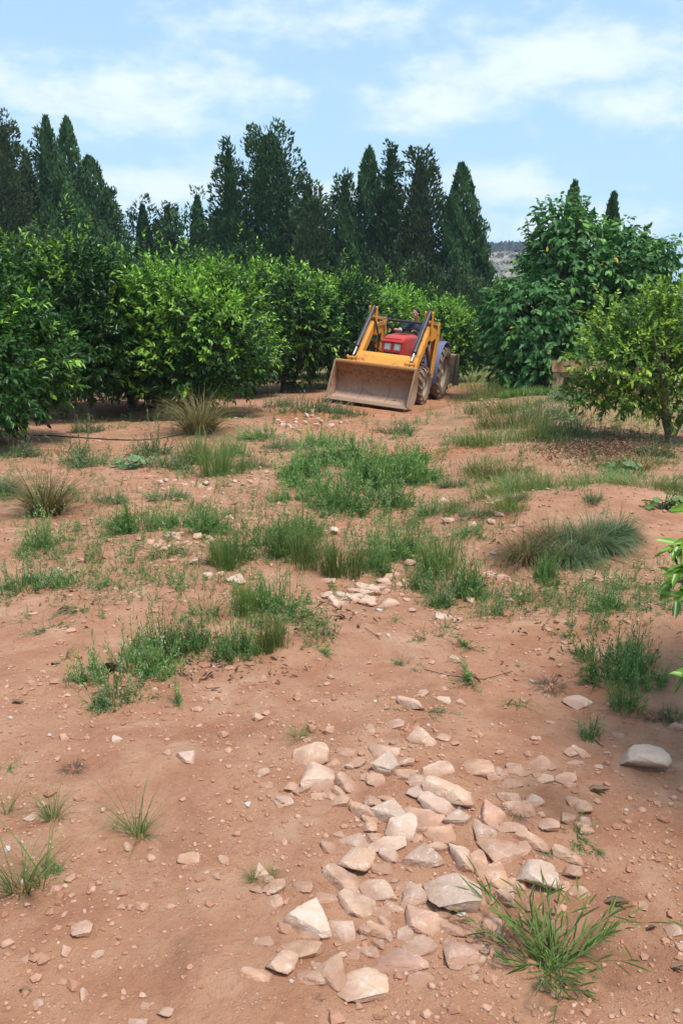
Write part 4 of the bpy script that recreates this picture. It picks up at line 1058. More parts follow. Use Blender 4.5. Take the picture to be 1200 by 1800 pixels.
chains = [
    [(L_(0, .22, 1.36), .125), (L_(0, .22, 1.52), .115), (L_(0, .25, 1.68), .125), (L_(0, .27, 1.78), .115)],
    [(L_(-.09, .24, 1.38), .10), (L_(-.085, .24, 1.58), .095), (L_(-.10, .27, 1.74), .105)], [(L_(.09, .22, 1.38), .10), (L_(.085, .22, 1.58), .095), (L_(.10, .25, 1.74), .105)],
    [(sl, .062), (L_(0, .27, 1.86), .062), (sr, .062)], [(L_(0, .27, 1.86), .062), (L_(-.005, .32, 1.96), .055), (tuple(hp(0, .02, -.07)), .055)],
    [(sl, .060), (elL, .045), ((Vector(elL) * .55 + Vector(wrL) * .45), .042), (wrL, .028)], [(sr, .060), (elR, .045), ((Vector(elR) * .55 + Vector(wrR) * .45), .042), (wrR, .028)],
    [(L_(-.10, .24, 1.36), .10), (L_(-.16, .66, 1.36), .068), (L_(-.17, .70, 1.2), .056), (L_(-.17, .70, .99), .040), (L_(-.17, .80, .95), .038)],
    [(L_(.10, .24, 1.36), .10), (L_(.16, .66, 1.36), .068), (L_(.17, .70, 1.2), .056), (L_(.17, .70, .99), .040), (L_(.17, .80, .95), .038)]]
chains += hand(wrL, Vector(L_(-.50, .93, 1.70)) - Vector(wrL), (0, 0, -1), .55, -1) + hand(wrR, Vector(L_(.04, .73, 1.72)) - Vector(wrR), (0, -.2, -1), .6, 1)
I3 = Rh
balls = [(tuple(hp(0, .015, .03)), .1, (.76, .93, .98), I3), (tuple(hp(0, -.02, -.02)), .085, (.74, .82, 1.05), I3), (tuple(hp(0, -.045, -.075)), .05, (.85, .8, .75), I3),
         (tuple(hp(0, -.098, .002)), .022, (.55, .9, 1.2), I3), (tuple(hp(0, -.107, -.012)), .016, (.9, .8, .7), I3), (tuple(hp(0, -.078, .035)), .045, (1.1, .35, .25), I3),
         (tuple(hp(0, -.085, -.045)), .022, (1.2, .5, .25), I3), (tuple(hp(0, -.083, -.056)), .02, (1.1, .5, .3), I3), (tuple(hp(.074, .012, .0)), .03, (.35, .6, 1.05), I3), (tuple(hp(-.074, .012, .0)), .03, (.35, .6, 1.05), I3),
         (tuple(hp(.035, -.07, -.02)), .028, (.8, .5, .8), I3), (tuple(hp(-.035, -.07, -.02)), .028, (.8, .5, .8), I3)]
body = blob_mesh('body', chains, balls, .0065, SKIN, DR, 2)
# hair, brows, eyes
blob_mesh('hair', [], [(tuple(hp(0, .032, .052)), .1, (.79, .92, .86), I3), (tuple(hp(0, .065, .0)), .08, (.9, .62, 1.0), I3), (tuple(hp(.068, .015, .035)), .03, (.4, .7, 1.2), I3), (tuple(hp(-.068, .015, .035)), .03, (.4, .7, 1.2), I3)], .007, HAIR, DR, 1)
blob_mesh('eyebrow', [[(hp(-.05, -.076, .034), .007), (hp(-.018, -.092, .030), .006)], [(hp(.05, -.076, .034), .007), (hp(.018, -.092, .030), .006)]], [], .003, HAIR, DR, 0)
blob_mesh('eye', [], [(tuple(hp(.031, -.078, .014)), .012, (1.2, .7, .7), I3), (tuple(hp(-.031, -.078, .014)), .012, (1.2, .7, .7), I3)], .003, simple('dark_eye', (.03, .02, .018), .2), DR, 0)
sh = blob_mesh('shirt', [
    [(L_(0, .22, 1.42), .142), (L_(0, .22, 1.52), .132), (L_(0, .25, 1.68), .140), (L_(0, .27, 1.77), .13)],
    [(L_(-.09, .24, 1.42), .115), (L_(-.085, .24, 1.58), .11), (L_(-.10, .27, 1.74), .119)], [(L_(.09, .22, 1.42), .115), (L_(.085, .22, 1.58), .11), (L_(.10, .25, 1.74), .119)],
    [(sl, .077), (L_(0, .27, 1.85), .076), (sr, .077)],
    [(sl, .077), (Vector(sl).lerp(Vector(elL), .72), .066)], [(sr, .077), (Vector(sr).lerp(Vector(elR), .72), .066)]], [], .009, SHIRT, DR, 3)
for a_, b_ in ((sl, elL), (sr, elR)):
    bb = BM(); p_ = Vector(a_).lerp(Vector(b_), .90); q_ = Vector(a_).lerp(Vector(b_), .98)
    bb.tube([(p_.x, -p_.y, p_.z), (q_.x, -q_.y, q_.z)], .062, 16); bb.put('sleeve_edge', WHT, DR, smooth=True)
blob_mesh('trousers', [[(L_(-.10, .22, 1.38), .118), (L_(-.16, .66, 1.37), .082), (L_(-.17, .70, 1.2), .07), (L_(-.17, .70, 1.02), .06)], [(L_(.10, .22, 1.38), .118), (L_(.16, .66, 1.37), .082), (L_(.17, .70, 1.2), .07), (L_(.17, .70, 1.02), .06)], [(L_(-.1, .22, 1.38), .12), (L_(.1, .22, 1.38), .12)]], [], .011, TROU, DR, 3)
for s in (-1, 1):
    blob_mesh('boot', [[(L_(s * .17, .70, 1.02), .052), (L_(s * .17, .70, .955), .052), (L_(s * .17, .86, .945), .045)]], [], .01, BOOT, DR, 2)
# ------------------------------------------------------------------ stones
STONE = stone_mat('limestone')
def rock_mesh(seed, sub=4, flat=.5):
    rng = np.random.default_rng(seed); bm = bmesh.new(); bmesh.ops.create_icosphere(bm, subdivisions=sub, radius=1)
    V = np.array([v.co[:] for v in bm.verts]); V = np.sign(V) * np.abs(V) ** .62; F = np.array([[v.index for v in f.verts] for f in bm.faces]); bm.free()
    for _ in range(11):
        n_ = norm(rng.normal(size=3)); d = rng.uniform(.42, .82); e = np.maximum(V @ n_ - d, 0); V = V - e[:, None] * n_ * .93
    top = np.maximum(V[:, 2] - rng.uniform(.5, .75), 0); V[:, 2] -= top * .85
    for s, a in ((2.2, .06), (5, .04), (12, .026)):
        V += norm(V) * (a * fbm(V[:, 0] * s + seed, V[:, 1] * s + V[:, 2] * s * .8, seed, 2))[:, None]
    V /= np.abs(V).max(0)
    return V, F
_rocks = [rock_mesh(s) for s in range(40, 54)]
_rockme = {}
def rock(k, px, py, w, h, label, group=None, tilt=None, tall=1.0, seed=None, sink=.25):
    """stone whose middle shows at (px, py), w by h photo pixels"""
    rng = np.random.default_rng(int(px * 7 + py * 13))
    base, t = gp(px, py + h * .22)
    W = w * t / F_PX; d = ray(px, py); e = math.asin(-d[2] / np.linalg.norm(d))
    hr = .275 * tall
    dep = h * t / F_PX / (math.sin(e) + hr * math.cos(e) * .75); hgt = dep * hr
    dep = min(dep, W * 1.5); hgt = min(hgt, W * .8)
    V, F = _rocks[k % len(_rocks)]
    key = (k % len(_rocks), round(W, 3), round(dep, 3))
    Vs = V * [W / 2, dep / 2, hgt * .75]
    me = np_mesh('stone', Vs, [F], STONE, True)
    try: me.set_sharp_from_angle(angle=R(24))
    except Exception: pass
    o = link('stone', me, None, (base[0], base[1], base[2] + hgt * (.75 - 2 * .75 * sink) * .55))
    rz = tilt if tilt is not None else rng.uniform(-.35, .35)
    o.rotation_euler = (rng.uniform(-.12, .12), rng.uniform(-.12, .12), rz)
    pal = [('purple', (.36, .20, .18)), ('mauve', (.36, .27, .26)), ('violet', (.36, .28, .28)), ('dark', (.24, .18, .15)), ('bluish', (.36, .36, .37)), ('blue grey', (.36, .35, .35)), ('white', (.60, .47, .39)), ('cream', (.55, .38, .27)), ('tan', (.46, .29, .19)), ('brown', (.36, .22, .14)),
           ('soil', (.38, .20, .13)), ('earth', (.40, .22, .14)), ('ochre', (.46, .27, .15)), ('orange', (.52, .27, .15)), ('peach', (.54, .32, .21)), ('redd', (.44, .21, .14)), ('rosy', (.48, .27, .21)), ('grey', (.40, .32, .27)), ('pale', (.56, .39, .30)), ('pink', (.52, .30, .21))]
    best = min(((label.find(k_), c_) for k_, c_ in pal if k_ in label), default=(0, (.47, .28, .19)))
    j_ = rng.uniform(.9, 1.1); o.color = tuple(min(1, (v * .6 + w_ * .4) * j_ * 1.12) for v, w_ in zip(best[1], (.70, .46, .33))) + (1,)
    return tag(o, label, 'stone', group)
GS = 'stones of the rough stone patch in the foreground'
def c2(x, y): return 400 + x / 1.7143, 1200 + y / 1.7143
cobble = [
 (235, 208, 125, 66, 'flat tan slab leaning behind the pale block, left of the stone patch'), (267, 258, 105, 92, 'angular pale pink block in front of the flat tan slab, left of the stone patch'),
 (170, 350, 55, 42, 'small pale lump alone on bare soil, nearest below the slab and block pair'), (430, 138, 45, 42, 'small rounded stone at the far upper left tip of the stone patch'),
 (510, 120, 75, 38, 'flat wedge shaped pink stone at the top of the stone patch'), (580, 155, 78, 65, 'tall rounded tan stone near the top of the stone patch, right of the flat wedge'),
 (640, 160, 55, 25, 'low thin stone just right of the tall rounded tan one at the top'), (552, 52, 60, 50, 'pinkish stone half covered by a creeping sprig, far above the stone patch'),
 (590, 28, 42, 20, 'small white topped stone behind the sprig, above the stone patch'), (655, 50, 44, 30, 'pale stone with white face at the right of the creeping sprig group'), (698, 57, 32, 22, 'reddish wedge, last stone to the right in the creeping sprig group'),
 (470, 195, 88, 42, 'flat pale stone tucked behind the smooth domed stone'), (487, 228, 96, 82, 'smooth domed grey tan stone at the upper left of the stone patch'),
 (530, 268, 90, 34, 'low flat tan stone in front of the smooth domed stone'), (620, 257, 108, 45, 'long flat pale stone right of the smooth domed stone'), (575, 284, 92, 36, 'mauve grey pointed stone under the long flat pale one'),
 (750, 245, 108, 60, 'crumbly orange pink stone half buried, alone right of the patch top'), (855, 297, 86, 34, 'smooth flattened pink stone, left one of two lying in the bare soil on the right'), (955, 284, 82, 32, 'smooth flattened tan stone, right one of two lying in the bare soil on the right'),
 (1045, 240, 55, 18, 'thin pale flake lying flat right of the two flattened stones'), (1110, 250, 32, 15, 'tiny white flake right of the thin pale flake'),
 (675, 312, 152, 86, 'large tan stone with two worn humps, upper middle of the patch'), (578, 323, 70, 36, 'small blue grey stone left of the two humped tan stone'), (642, 356, 126, 72, 'broad grey topped stone below the two humped tan stone'),
 (478, 378, 116, 66, 'grey slab with a pointed left end at the left side of the patch'), (590, 390, 116, 66, 'pink stone with grey edge between the grey slab and the broad grey topped stone'), (700, 394, 98, 48, 'long sloping grey pink stone under the broad grey topped one'),
 (790, 382, 90, 72, 'reddish earthy stone at the right side of the patch, left of the dead rootlets'), (512, 422, 102, 76, 'chunky white and pink stone with a chalky face in the left middle'), (765, 427, 72, 76, 'dark grey stone with white veins, standing on edge'),
 (850, 430, 98, 32, 'long thin pale bar shaped stone right of the veined dark one'), (925, 345, 62, 46, 'white chalky stone beside the dead rootlets'), (975, 420, 72, 42, 'triangular pink stone below the white chalky one'),
 (382, 470, 92, 52, 'rounded grey pink stone, upper one of the three at the left shoulder'), (372, 518, 128, 78, 'large brownish stone, middle one of the three at the left shoulder'), (352, 577, 122, 70, 'tan oval stone, lowest of the three at the left shoulder'),
 (492, 480, 132, 46, 'long white crested stone running right from the left shoulder'), (492, 513, 62, 50, 'small grey lobed stone under the white crested one'), (580, 516, 122, 66, 'dark rough stone with purple tint in the middle of the patch'),
 (635, 440, 82, 60, 'orange grey stone with a cracked top, above the centre'), (640, 486, 84, 36, 'flat buried tan stone right of the centre crack'), (700, 505, 78, 98, 'smooth bone shaped pale stone lying diagonally'),
 (746, 525, 58, 64, 'small upright orange stone right of the bone shaped one'), (818, 486, 142, 88, 'big tan stone with a fractured top, right of the bone shaped one'), (450, 615, 96, 62, 'grey pink trapezoid stone with two dark chips on its right'),
 (562, 618, 92, 84, 'whitish streaked stone left of the largest grey boulder'), (698, 606, 178, 132, 'largest boulder of the patch, grey with a white scar on top'), (800, 566, 102, 82, 'mottled orange and white stone between the largest boulder and the blocky grey one'),
 (915, 556, 132, 102, 'blocky grey stone with straight edges at the right side of the patch'), (1030, 510, 92, 48, 'low tan stone sitting alone right of the blocky grey one'), (1017, 608, 36, 28, 'little tan stone below the blocky grey one'),
 (396, 660, 132, 76, 'wide cracked cream stone below the left shoulder stones'), (238, 692, 132, 108, 'white faced pink boulder at the lower left of the patch'), (340, 727, 76, 76, 'broken white and tan stone right of the white faced boulder'),
 (425, 727, 52, 70, 'narrow earthy stone standing between the broken white one and the patch centre'), (580, 697, 152, 86, 'broad pinkish white boulder below the whitish streaked stone'), (527, 750, 56, 42, 'small grey stone under the broad pinkish white boulder'),
 (690, 790, 112, 90, 'rosy flat stone beside the foreground grass'), (572, 785, 112, 60, 'pale rosy stone with a smooth top, below the small grey one'), (525, 822, 200, 80, 'long purple red slab across the lower middle of the patch'),
 (425, 887, 176, 106, 'big cream stone with a white scar at the bottom of the patch'), (315, 850, 92, 128, 'steep brown slab standing left of the bottom cream stone'), (155, 826, 96, 80, 'tan diamond shaped stone at the lower left corner of the patch'),
 (92, 870, 100, 46, 'rough orange stone, leftmost at the bottom of the patch'), (222, 796, 160, 58, 'long low ochre stone running behind the diamond shaped one'), (113, 775, 60, 36, 'pale knobbly stone above the diamond shaped one'),
 (835, 632, 66, 60, 'soft brown stone right of the largest boulder'), (742, 690, 52, 36, 'small soil covered stone beneath the largest boulder'), (506, 590, 34, 20, 'flat dark chip, upper one beside the trapezoid stone'), (512, 613, 24, 24, 'small dark chip, lower one beside the trapezoid stone'),
 (1196, 210, 60, 72, None), (300, 640, 90, 34, 'buried tan stone left of the wide cracked cream one'), (640, 640, 60, 50, None), (770, 650, 60, 30, None), (545, 232, 60, 30, 'reddish lump pressed against the smooth domed stone'),
 (480, 345, 60, 26, 'thin pinkish stone behind the grey slab'), (1060, 370, 60, 40, 'orange stone tangled in the straggling weed'), (930, 470, 100, 50, 'soil coloured stone above the blocky grey one'),
 (1075, 420, 50, 44, 'soil coloured stone under the straggling weed stem'), (880, 600, 60, 40, None), (480, 760, 40, 30, 'little dark purple stone below the narrow earthy one'), (455, 680, 60, 40, None),
 (650, 690, 70, 40, None), (440, 460, 60, 34, None), (560, 460, 50, 30, None), (265, 845, 30, 22, 'tiny bluish stone right of the diamond shaped one'), (735, 850, 40, 40, 'small pale stone at the left tips of the foreground grass'), (740, 880, 36, 30, 'small grey stone just below the pale one by the foreground grass')]
for i, (x, y, w, h, lab) in enumerate(cobble):
    if x > 1190: continue
    px, py = c2(x, y)
    rock(i * 5 + 3, px, py, w / 1.7143 * 1.16, h / 1.7143 * 1.2, lab or 'small earth coloured stone bedded between the larger stones of the patch', GS, sink=.43 if lab else .48)
singles = [
 (1122, 1328, 100, 56, 1.3, 'big white and tan block jutting from the soil under the right edge tree'), (1170, 1340, 70, 26, .8, 'long dark tan ridge of rock touching the right side of the big white block'),
 (327, 1328, 42, 24, 1, 'white faced stone on the gravelly bare soil left of the slab and block pair'), (294, 1322, 18, 14, 1, 'small orange stone touching the left of the white faced stone'), (327, 1506, 50, 26, 1, 'orange pink lump in the middle of the bare soil on the left'),
 (393, 1510, 26, 18, .8, 'pale flake right of the orange pink lump'), (150, 1628, 48, 36, 1, 'pink and white cut stone, largest in the lower left soil'), (115, 1668, 24, 22, 1, 'round pinkish stone below left of the pink and white cut stone'),
 (175, 1675, 26, 15, .7, 'flat grey violet flake below the pink and white cut stone'), (45, 1683, 24, 19, 1, 'dull pink stone near the lower left edge'), (58, 1434, 27, 20, .7, 'white flat flake between the two left tufts'),
 (148, 1745, 19, 22, 1, 'upright peach stone in the lower left soil'), (68, 1762, 20, 15, .7, 'greenish grey flake beside the brown leaf in the lower left corner'), (240, 1794, 42, 24, 1, 'peach stone cut by the bottom edge, left one'), (288, 1776, 34, 22, 1, 'pale peach stone pair right of the one cut by the bottom edge'), (254, 1765, 22, 15, 1, 'small whitish stone just above the peach stone at the bottom edge'),
 (380, 1538, 18, 14, .8, 'pale square chip under the pale flake'), (452, 1562, 27, 20, 1, 'greyish stone directly below the little dark headed tuft'), (470, 1545, 24, 14, 1, 'flat greenish stone inside the little dark headed tuft'),
 (500, 1405, 34, 24, 1, 'pale chunk on bare soil left of the grey slab'), (1186, 1632, 34, 26, 1, 'pale stone at the right edge, upper one of two near the bottom'), (1194, 1662, 26, 20, 1, 'orange stone at the right edge, lower one of two near the bottom'),
 (1130, 1590, 22, 18, 1, 'pinkish pebble above the dry brown leaf on the right'), (735, 1690, 20, 16, 1, 'small stone under the left blades of the foreground grass'), (1190, 1775, 16, 14, 1, 'little tan stone in the bottom right corner'),
 (225, 1486, 20, 15, .8, 'pale pinkish chip below the thin tuft'), (464, 1355, 24, 17, 1, 'small pale pink stone above the pale chunk'), (468, 1378, 26, 12, .8, 'flat pink chip between the small pale pink stone and the pale chunk'),
 (583, 933, 22, 14, 1.2, 'bright white stone at the foot of the central green weeds'), (778, 880, 20, 15, 1.2, 'bright white stone on the right side of the central gully'), (795, 1158, 22, 17, 1, 'pale triangular stone left of the lime green sprig'),
 (415, 1018, 38, 22, 1, 'white and pink rounded stone below the rubble mound'), (384, 1010, 18, 12, 1, 'orange stone between the two whitish stones below the rubble mound'), (366, 1012, 22, 19, 1, 'white topped stone left of the orange one below the rubble mound'), (345, 985, 22, 15, 1, 'white chip in the grass at the foot of the rubble mound'),
 (775, 1083, 46, 15, 1, 'long white streaked stone under the big weed clump'), (806, 1090, 22, 13, 1, 'white chip right of the long white streaked stone'), (780, 1186, 24, 8, .7, 'thin pale flake below the pale triangular stone'), (62, 1078, 26, 9, .8, 'thin white flake beside the grey straggly weed'), (108, 1003, 14, 12, 1, 'white chip at the foot of the flowering weeds on the left'),
 (1015, 1232, 50, 26, .9, 'curved white rimmed stone behind the small flowering bush'), (1085, 1290, 20, 14, 1, 'pinkish stone beyond the dried root ball'), (1012, 1340, 26, 10, .7, 'white flake on bare soil above the straggling weed'), (882, 1012, 30, 16, 1, 'pinkish stone left of the drooping grass foot'),
 (1186, 1276, 34, 16, 1, 'reddish stone in the shade at the right edge'), (1048, 1014, 14, 10, 1, 'white pebble below the drooping grass'), (855, 1010, 26, 14, 1, 'smooth pinkish stone at the right of the big weed clump'), (827, 1055, 20, 14, 1, 'pale stone hidden at the foot of the big weed clump'),
 (1068, 1322, 18, 8, .7, 'white chip left of the big white block'), (965, 1268, 24, 8, .7, 'pale flake in the open soil above the smooth flattened stones'), (650, 1278, 20, 12, 1, 'tan chip above the top of the stone patch'), (604, 1265, 12, 8, 1, 'tiny dark pebble below the creeping sprig'),
 (835, 1340, 60, 34, .7, None), (1040, 1400, 30, 20, .8, None), (530, 1190, 10, 6, .8, None)]
_r = np.random.default_rng(99); _n = 0
while _n < 75:
    x, y = _r.uniform(120, 1060), _r.uniform(180, 900)
    ok = min(((x - q[0]) / (q[2] * .5 + 12)) ** 2 + ((y - q[1]) / (q[3] * .5 + 9)) ** 2 for q in cobble) > .8 and min(math.hypot((x - q[0]) / (q[2] + 34), (y - q[1]) / (q[3] + 26)) for q in cobble) < 1
    if not ok: continue
    w = _r.uniform(22, 52); px, py = c2(x, y); rock(int(_r.integers(14)), px, py, w, w * _r.uniform(.5, .8), 'small earth coloured stone bedded between the larger stones of the patch', GS, sink=.38); _n += 1
for i, (px, py, w, h, tl, lab) in enumerate(singles):
    if lab is None: continue
    rock(i * 3 + 5, px, py, w, h, lab, 'single stones lying about', tall=tl, sink=.22)
def rubble(cx, cy, sx, sy, n, w0, w1, label, seed):
    rng = np.random.default_rng(seed)
    for i in range(n):
        px = cx + rng.normal() * sx; py = cy + rng.normal() * sy; w = rng.uniform(w0, w1) * rng.uniform(.8, 1.2)
        rock(int(rng.integers(14)), px, py, w, w * rng.uniform(.45, .75), label, label, sink=.3)
rubble(635, 1046, 38, 11, 26, 18, 42, 'flat pale pinkish stone of the paving-like heap in the gully below the central weeds', 1)
rubble(690, 1020, 30, 22, 16, 12, 26, 'stone scattered up the gully beside the big weed clump', 2)
rubble(325, 950, 38, 16, 34, 9, 22, 'small pinkish stone of the rubble mound behind the left weeds', 3)
rubble(520, 745, 38, 10, 22, 7, 14, 'small pale stone on the mound left of the tractor bucket', 4)
rubble(355, 860, 60, 12, 22, 7, 15, 'small pale stone in the strip between the left weeds', 5)
rubble(850, 900, 50, 18, 20, 8, 18, 'small stone among the thin grass right of the gully', 6)
rubble(860, 705, 26, 14, 12, 6, 12, 'small stone on the churned red earth right of the tractor', 7)
rubble(470, 830, 24, 14, 10, 7, 14, 'small stone on the bare strip left of the central weeds', 8)
rubble(1010, 1090, 60, 60, 14, 8, 16, 'small stone strewn on the right hand soil below the drooping grass', 9)

# ------------------------------------------------------------------ low plants
WEED = leaf_mat('weed_leaves', (.095, .185, .06), (.19, .33, .11), (.33, .46, .12), rough=.65, trans=.3, spec=.2)
GREY = leaf_mat('grey_green_leaves', (.11, .165, .07), (.20, .265, .12), (.30, .34, .17), rough=.75, trans=.2, spec=.2)
GRASS = leaf_mat('grass_blades', (.07, .15, .03), (.15, .27, .06), (.28, .26, .10), rough=.5, trans=.35, spec=.3)
DRY = leaf_mat('dry_grass', (.14, .09, .05), (.28, .20, .11), (.16, .20, .06), rough=.8, trans=.25, spec=.1)
DEAD = leaf_mat('dead_stalks', (.05, .028, .02), (.13, .085, .06), (.22, .17, .12), rough=.9, trans=.05, spec=.1)
FLOW = simple('pale_flower_heads', (.50, .52, .36), .8)
LITT = leaf_mat('leaf_litter', (.16, .09, .06), (.30, .19, .13), (.40, .29, .21), rough=.85, trans=.1, spec=.15)
def feather(seed, R0, Hh, ns, nl, ll, lw, lean=.35, flower=0., spread=1.):
    """clump of fine leaved stems in a circle of radius R0, height Hh"""
    rng = np.random.default_rng(seed); g = Geo()
    r = R0 * rng.random(ns) ** .8 * rng.uniform(.6, 1.15, ns); a = rng.uniform(0, 6.283, ns)
    if R0 > .1:
        cc = rng.normal(0, R0 * .5, (7, 2)); kk = rng.integers(0, 7, ns); q = cc[kk] + rng.normal(0, R0 * .26, (ns, 2)); r = np.hypot(q[:, 0], q[:, 1]); a = np.arctan2(q[:, 1], q[:, 0])
    P = np.stack([r * np.cos(a) , r * np.sin(a) * .8, np.full(ns, -.01)], 1)
    az = a + rng.normal(0, .8, ns); L = Hh * (.35 + .8 * rng.random(ns) ** 1.6) * np.clip(1.15 - .5 * r / R0, .35, 2)
    le = np.abs(rng.normal(lean + .15, .38, ns)) + .35 * r / R0 * spread; cu = rng.normal(.05, .4, ns)
    pt = ribbons(g, P, az, L, np.full(ns, lw * .9), le, cu, rng.random(ns) * .6, np.zeros(ns), 4)
    tips = []
    sy = rng.random(ns) * .6
    for j in range(nl):
        f = np.clip((j + rng.random(ns)) / nl, .06, 1); c = pt(f); c2_ = pt(np.clip(f + .05, 0, 1.05)); T = norm(c2_ - c)
        side = norm(np.cross(T, rng.normal(size=T.shape))); ax = norm(T * rng.uniform(.5, 1.1, ns)[:, None] + side * .8 + [0, 0, .12])
        leaves(g, c, ax, norm(rng.normal(0, .6, T.shape) + [0, -.2, .8]), ll * rng.uniform(.6, 1.3, ns) * (1.15 - .5 * f), lw * rng.uniform(.7, 1.2, ns), rng.random(ns), np.clip(sy * f + (f > .85) * rng.random(ns) * .5, 0, 1), fine=False)
    gf = None
    if flower > 0:
        U, F = pebble_unit(rng)
        k = int(ns * flower); idx = rng.choice(ns, k)
        for q in range(3):
            c = pt(np.clip(rng.uniform(.8, 1.06, ns), 0, 1.06))[idx] + rng.normal(0, .012, (k, 3)); s = rng.uniform(.0028, .0055, k)
            for c_, s_ in zip(c, s): g.add(U * s_ + c_, F, rnd=1.0, young=2.0)
    return g, gf
def tuft(seed, R0, Hh, n, w, lean=.3, curl=.6, dryf=.15, young=.2, onedir=None):
    rng = np.random.default_rng(seed); g = Geo(); r = R0 * rng.random(n) ** .7; a = rng.uniform(0, 6.283, n)
    if R0 > .2:
        cc = rng.normal(0, R0 * .5, (9, 2)); kk = rng.integers(0, 9, n); q = cc[kk] + rng.normal(0, R0 * .2, (n, 2)); r = np.hypot(q[:, 0], q[:, 1]); a = np.arctan2(q[:, 1], q[:, 0])
    P = np.stack([r * np.cos(a), r * np.sin(a), np.full(n, -.01)], 1)
    az = a + rng.normal(0, .5, n)
    if onedir is not None: az = np.where(rng.random(n) < .6, onedir + rng.normal(0, .5, n), az)
    ribbons(g, P, az, Hh * rng.uniform(.5, 1.15, n), w * rng.uniform(.6, 1.2, n), np.abs(rng.normal(lean, .2, n)), curl * rng.uniform(.2, 1.3, n), rng.random(n), np.where(rng.random(n) < dryf, 1., rng.random(n) * young), 5)
    return g
def proto(name, g, gf, mat, mat2=None):
    return (g.mesh(name, mat), gf.mesh('flower_heads', mat2 or FLOW) if gf else None)
PR = {
 'wA': proto('weed', *feather(1, .30, .34, 125, 15, .052, .0092, flower=.8), WEED), 'wB': proto('weed', *feather(2, .30, .40, 150, 15, .058, .0090, lean=.25), WEED),
 'wC': proto('weed', *feather(3, .30, .32, 90, 13, .048, .0088, lean=.6, flower=1.5), WEED), 'wD': proto('weed', *feather(4, .22, .50, 50, 24, .052, .0068, lean=.15, flower=.5), WEED),
 'wE': proto('weed', *feather(12, .30, .36, 130, 14, .052, .0090, lean=.45, flower=.4), WEED),
 'gA': proto('weed', *feather(5, .26, .34, 130, 18, .032, .0075, lean=.35), GREY), 'gB': proto('weed', *feather(6, .12, .55, 16, 38, .048, .0085, lean=.15), GREY), 'gC': proto('weed', *feather(7, .5, .22, 190, 14, .034, .0085, lean=.6, flower=.7), GREY),
 'sA': proto('weed', *feather(8, .05, .30, 9, 26, .048, .0070, lean=.25), WEED), 'sB': proto('weed', *feather(9, .06, .34, 14, 20, .038, .0065, lean=1.0, spread=1.2, flower=.8), WEED), 'cA': proto('weed', *feather(10, .12, .34, 40, 18, .032, .0070, lean=1.1, flower=.6), GREY),
 'tA': proto('grass', tuft(21, .05, .26, 70, .0042, .25, .7), None, GRASS), 'tB': proto('grass', tuft(22, .22, .26, 420, .0055, .15, .5, .2), None, GRASS), 'tC': proto('grass', tuft(23, .10, .48, 650, .0055, .25, .9, .3), None, DRY),
 'tD': proto('grass', tuft(24, .14, .48, 850, .0075, .35, 1.5, .08, .1), None, leaf_mat('blue_green_grass', (.08, .15, .06), (.16, .245, .11), (.32, .27, .15), rough=.55, trans=.3)),
 'tE': proto('grass', tuft(25, .20, .42, 700, .0058, .4, 1.4, .2), None, DRY), 'tF': proto('grass', tuft(26, .03, .34, 26, .0035, .12, .35, .1), None, GRASS),
 'tG': proto('grass', tuft(27, .45, .16, 700, .0070, .45, .9, .5), None, GRASS), 'tH': proto('grass', tuft(28, .5, .22, 700, .0070, .5, .8, .6), None, DRY),
 'dA': proto('dead_weed', tuft(31, .07, .16, 260, .0028, .7, 1.6, .3), None, DEAD), 'dB': proto('dead_weed', tuft(32, .12, .10, 160, .0028, 1.0, 1.4, .3), None, DEAD)}
HT = {'wA': .34, 'wB': .40, 'wC': .32, 'wD': .5, 'wE': .36, 'gA': .34, 'gB': .55, 'gC': .22, 'sA': .30, 'sB': .34, 'cA': .34, 'tA': .26, 'tB': .26, 'tC': .48, 'tD': .48, 'tE': .42, 'tF': .34, 'tG': .16, 'tH': .22, 'dA': .16, 'dB': .10}
WD = {'wA': .85, 'wB': .80, 'wC': .9, 'wD': .6, 'wE': .9, 'gA': .75, 'gB': .34, 'gC': 1.25, 'sA': .2, 'sB': .5, 'cA': .7, 'tA': .26, 'tB': .55, 'tC': .6, 'tD': .85, 'tE': .85, 'tF': .16, 'tG': .95, 'tH': 1.1, 'dA': .26, 'dB': .34}
CATN = {'w': 'weed_clump', 'g': 'weed_clump', 's': 'weed_sprig', 'c': 'weed_clump', 't': 'grass_tuft', 'd': 'dead_weed'}
def plant(k, px, py, w, h, label, group=None):
    """k prototype; (px, py) photo pixel of the foot, w by h photo pixels"""
    rng = np.random.default_rng(int(px * 3 + py * 5)); p, t = gp(px, py)
    sx = w * t / F_PX / WD[k] * 1.42; sz = h * t / F_PX / HT[k] * 1.1
    me, fl = PR[k]
    o = link(CATN[k[0]], me, None, p); o.scale = (sx, sx, sz); o.rotation_euler = (0, 0, rng.uniform(-3, 3))
    tag(o, label, {'w': 'weed', 'g': 'weed', 's': 'weed', 'c': 'weed', 't': 'grass', 'd': 'dead plant'}[k[0]], group)
    if fl: link('flower_heads', fl, o)
    return o
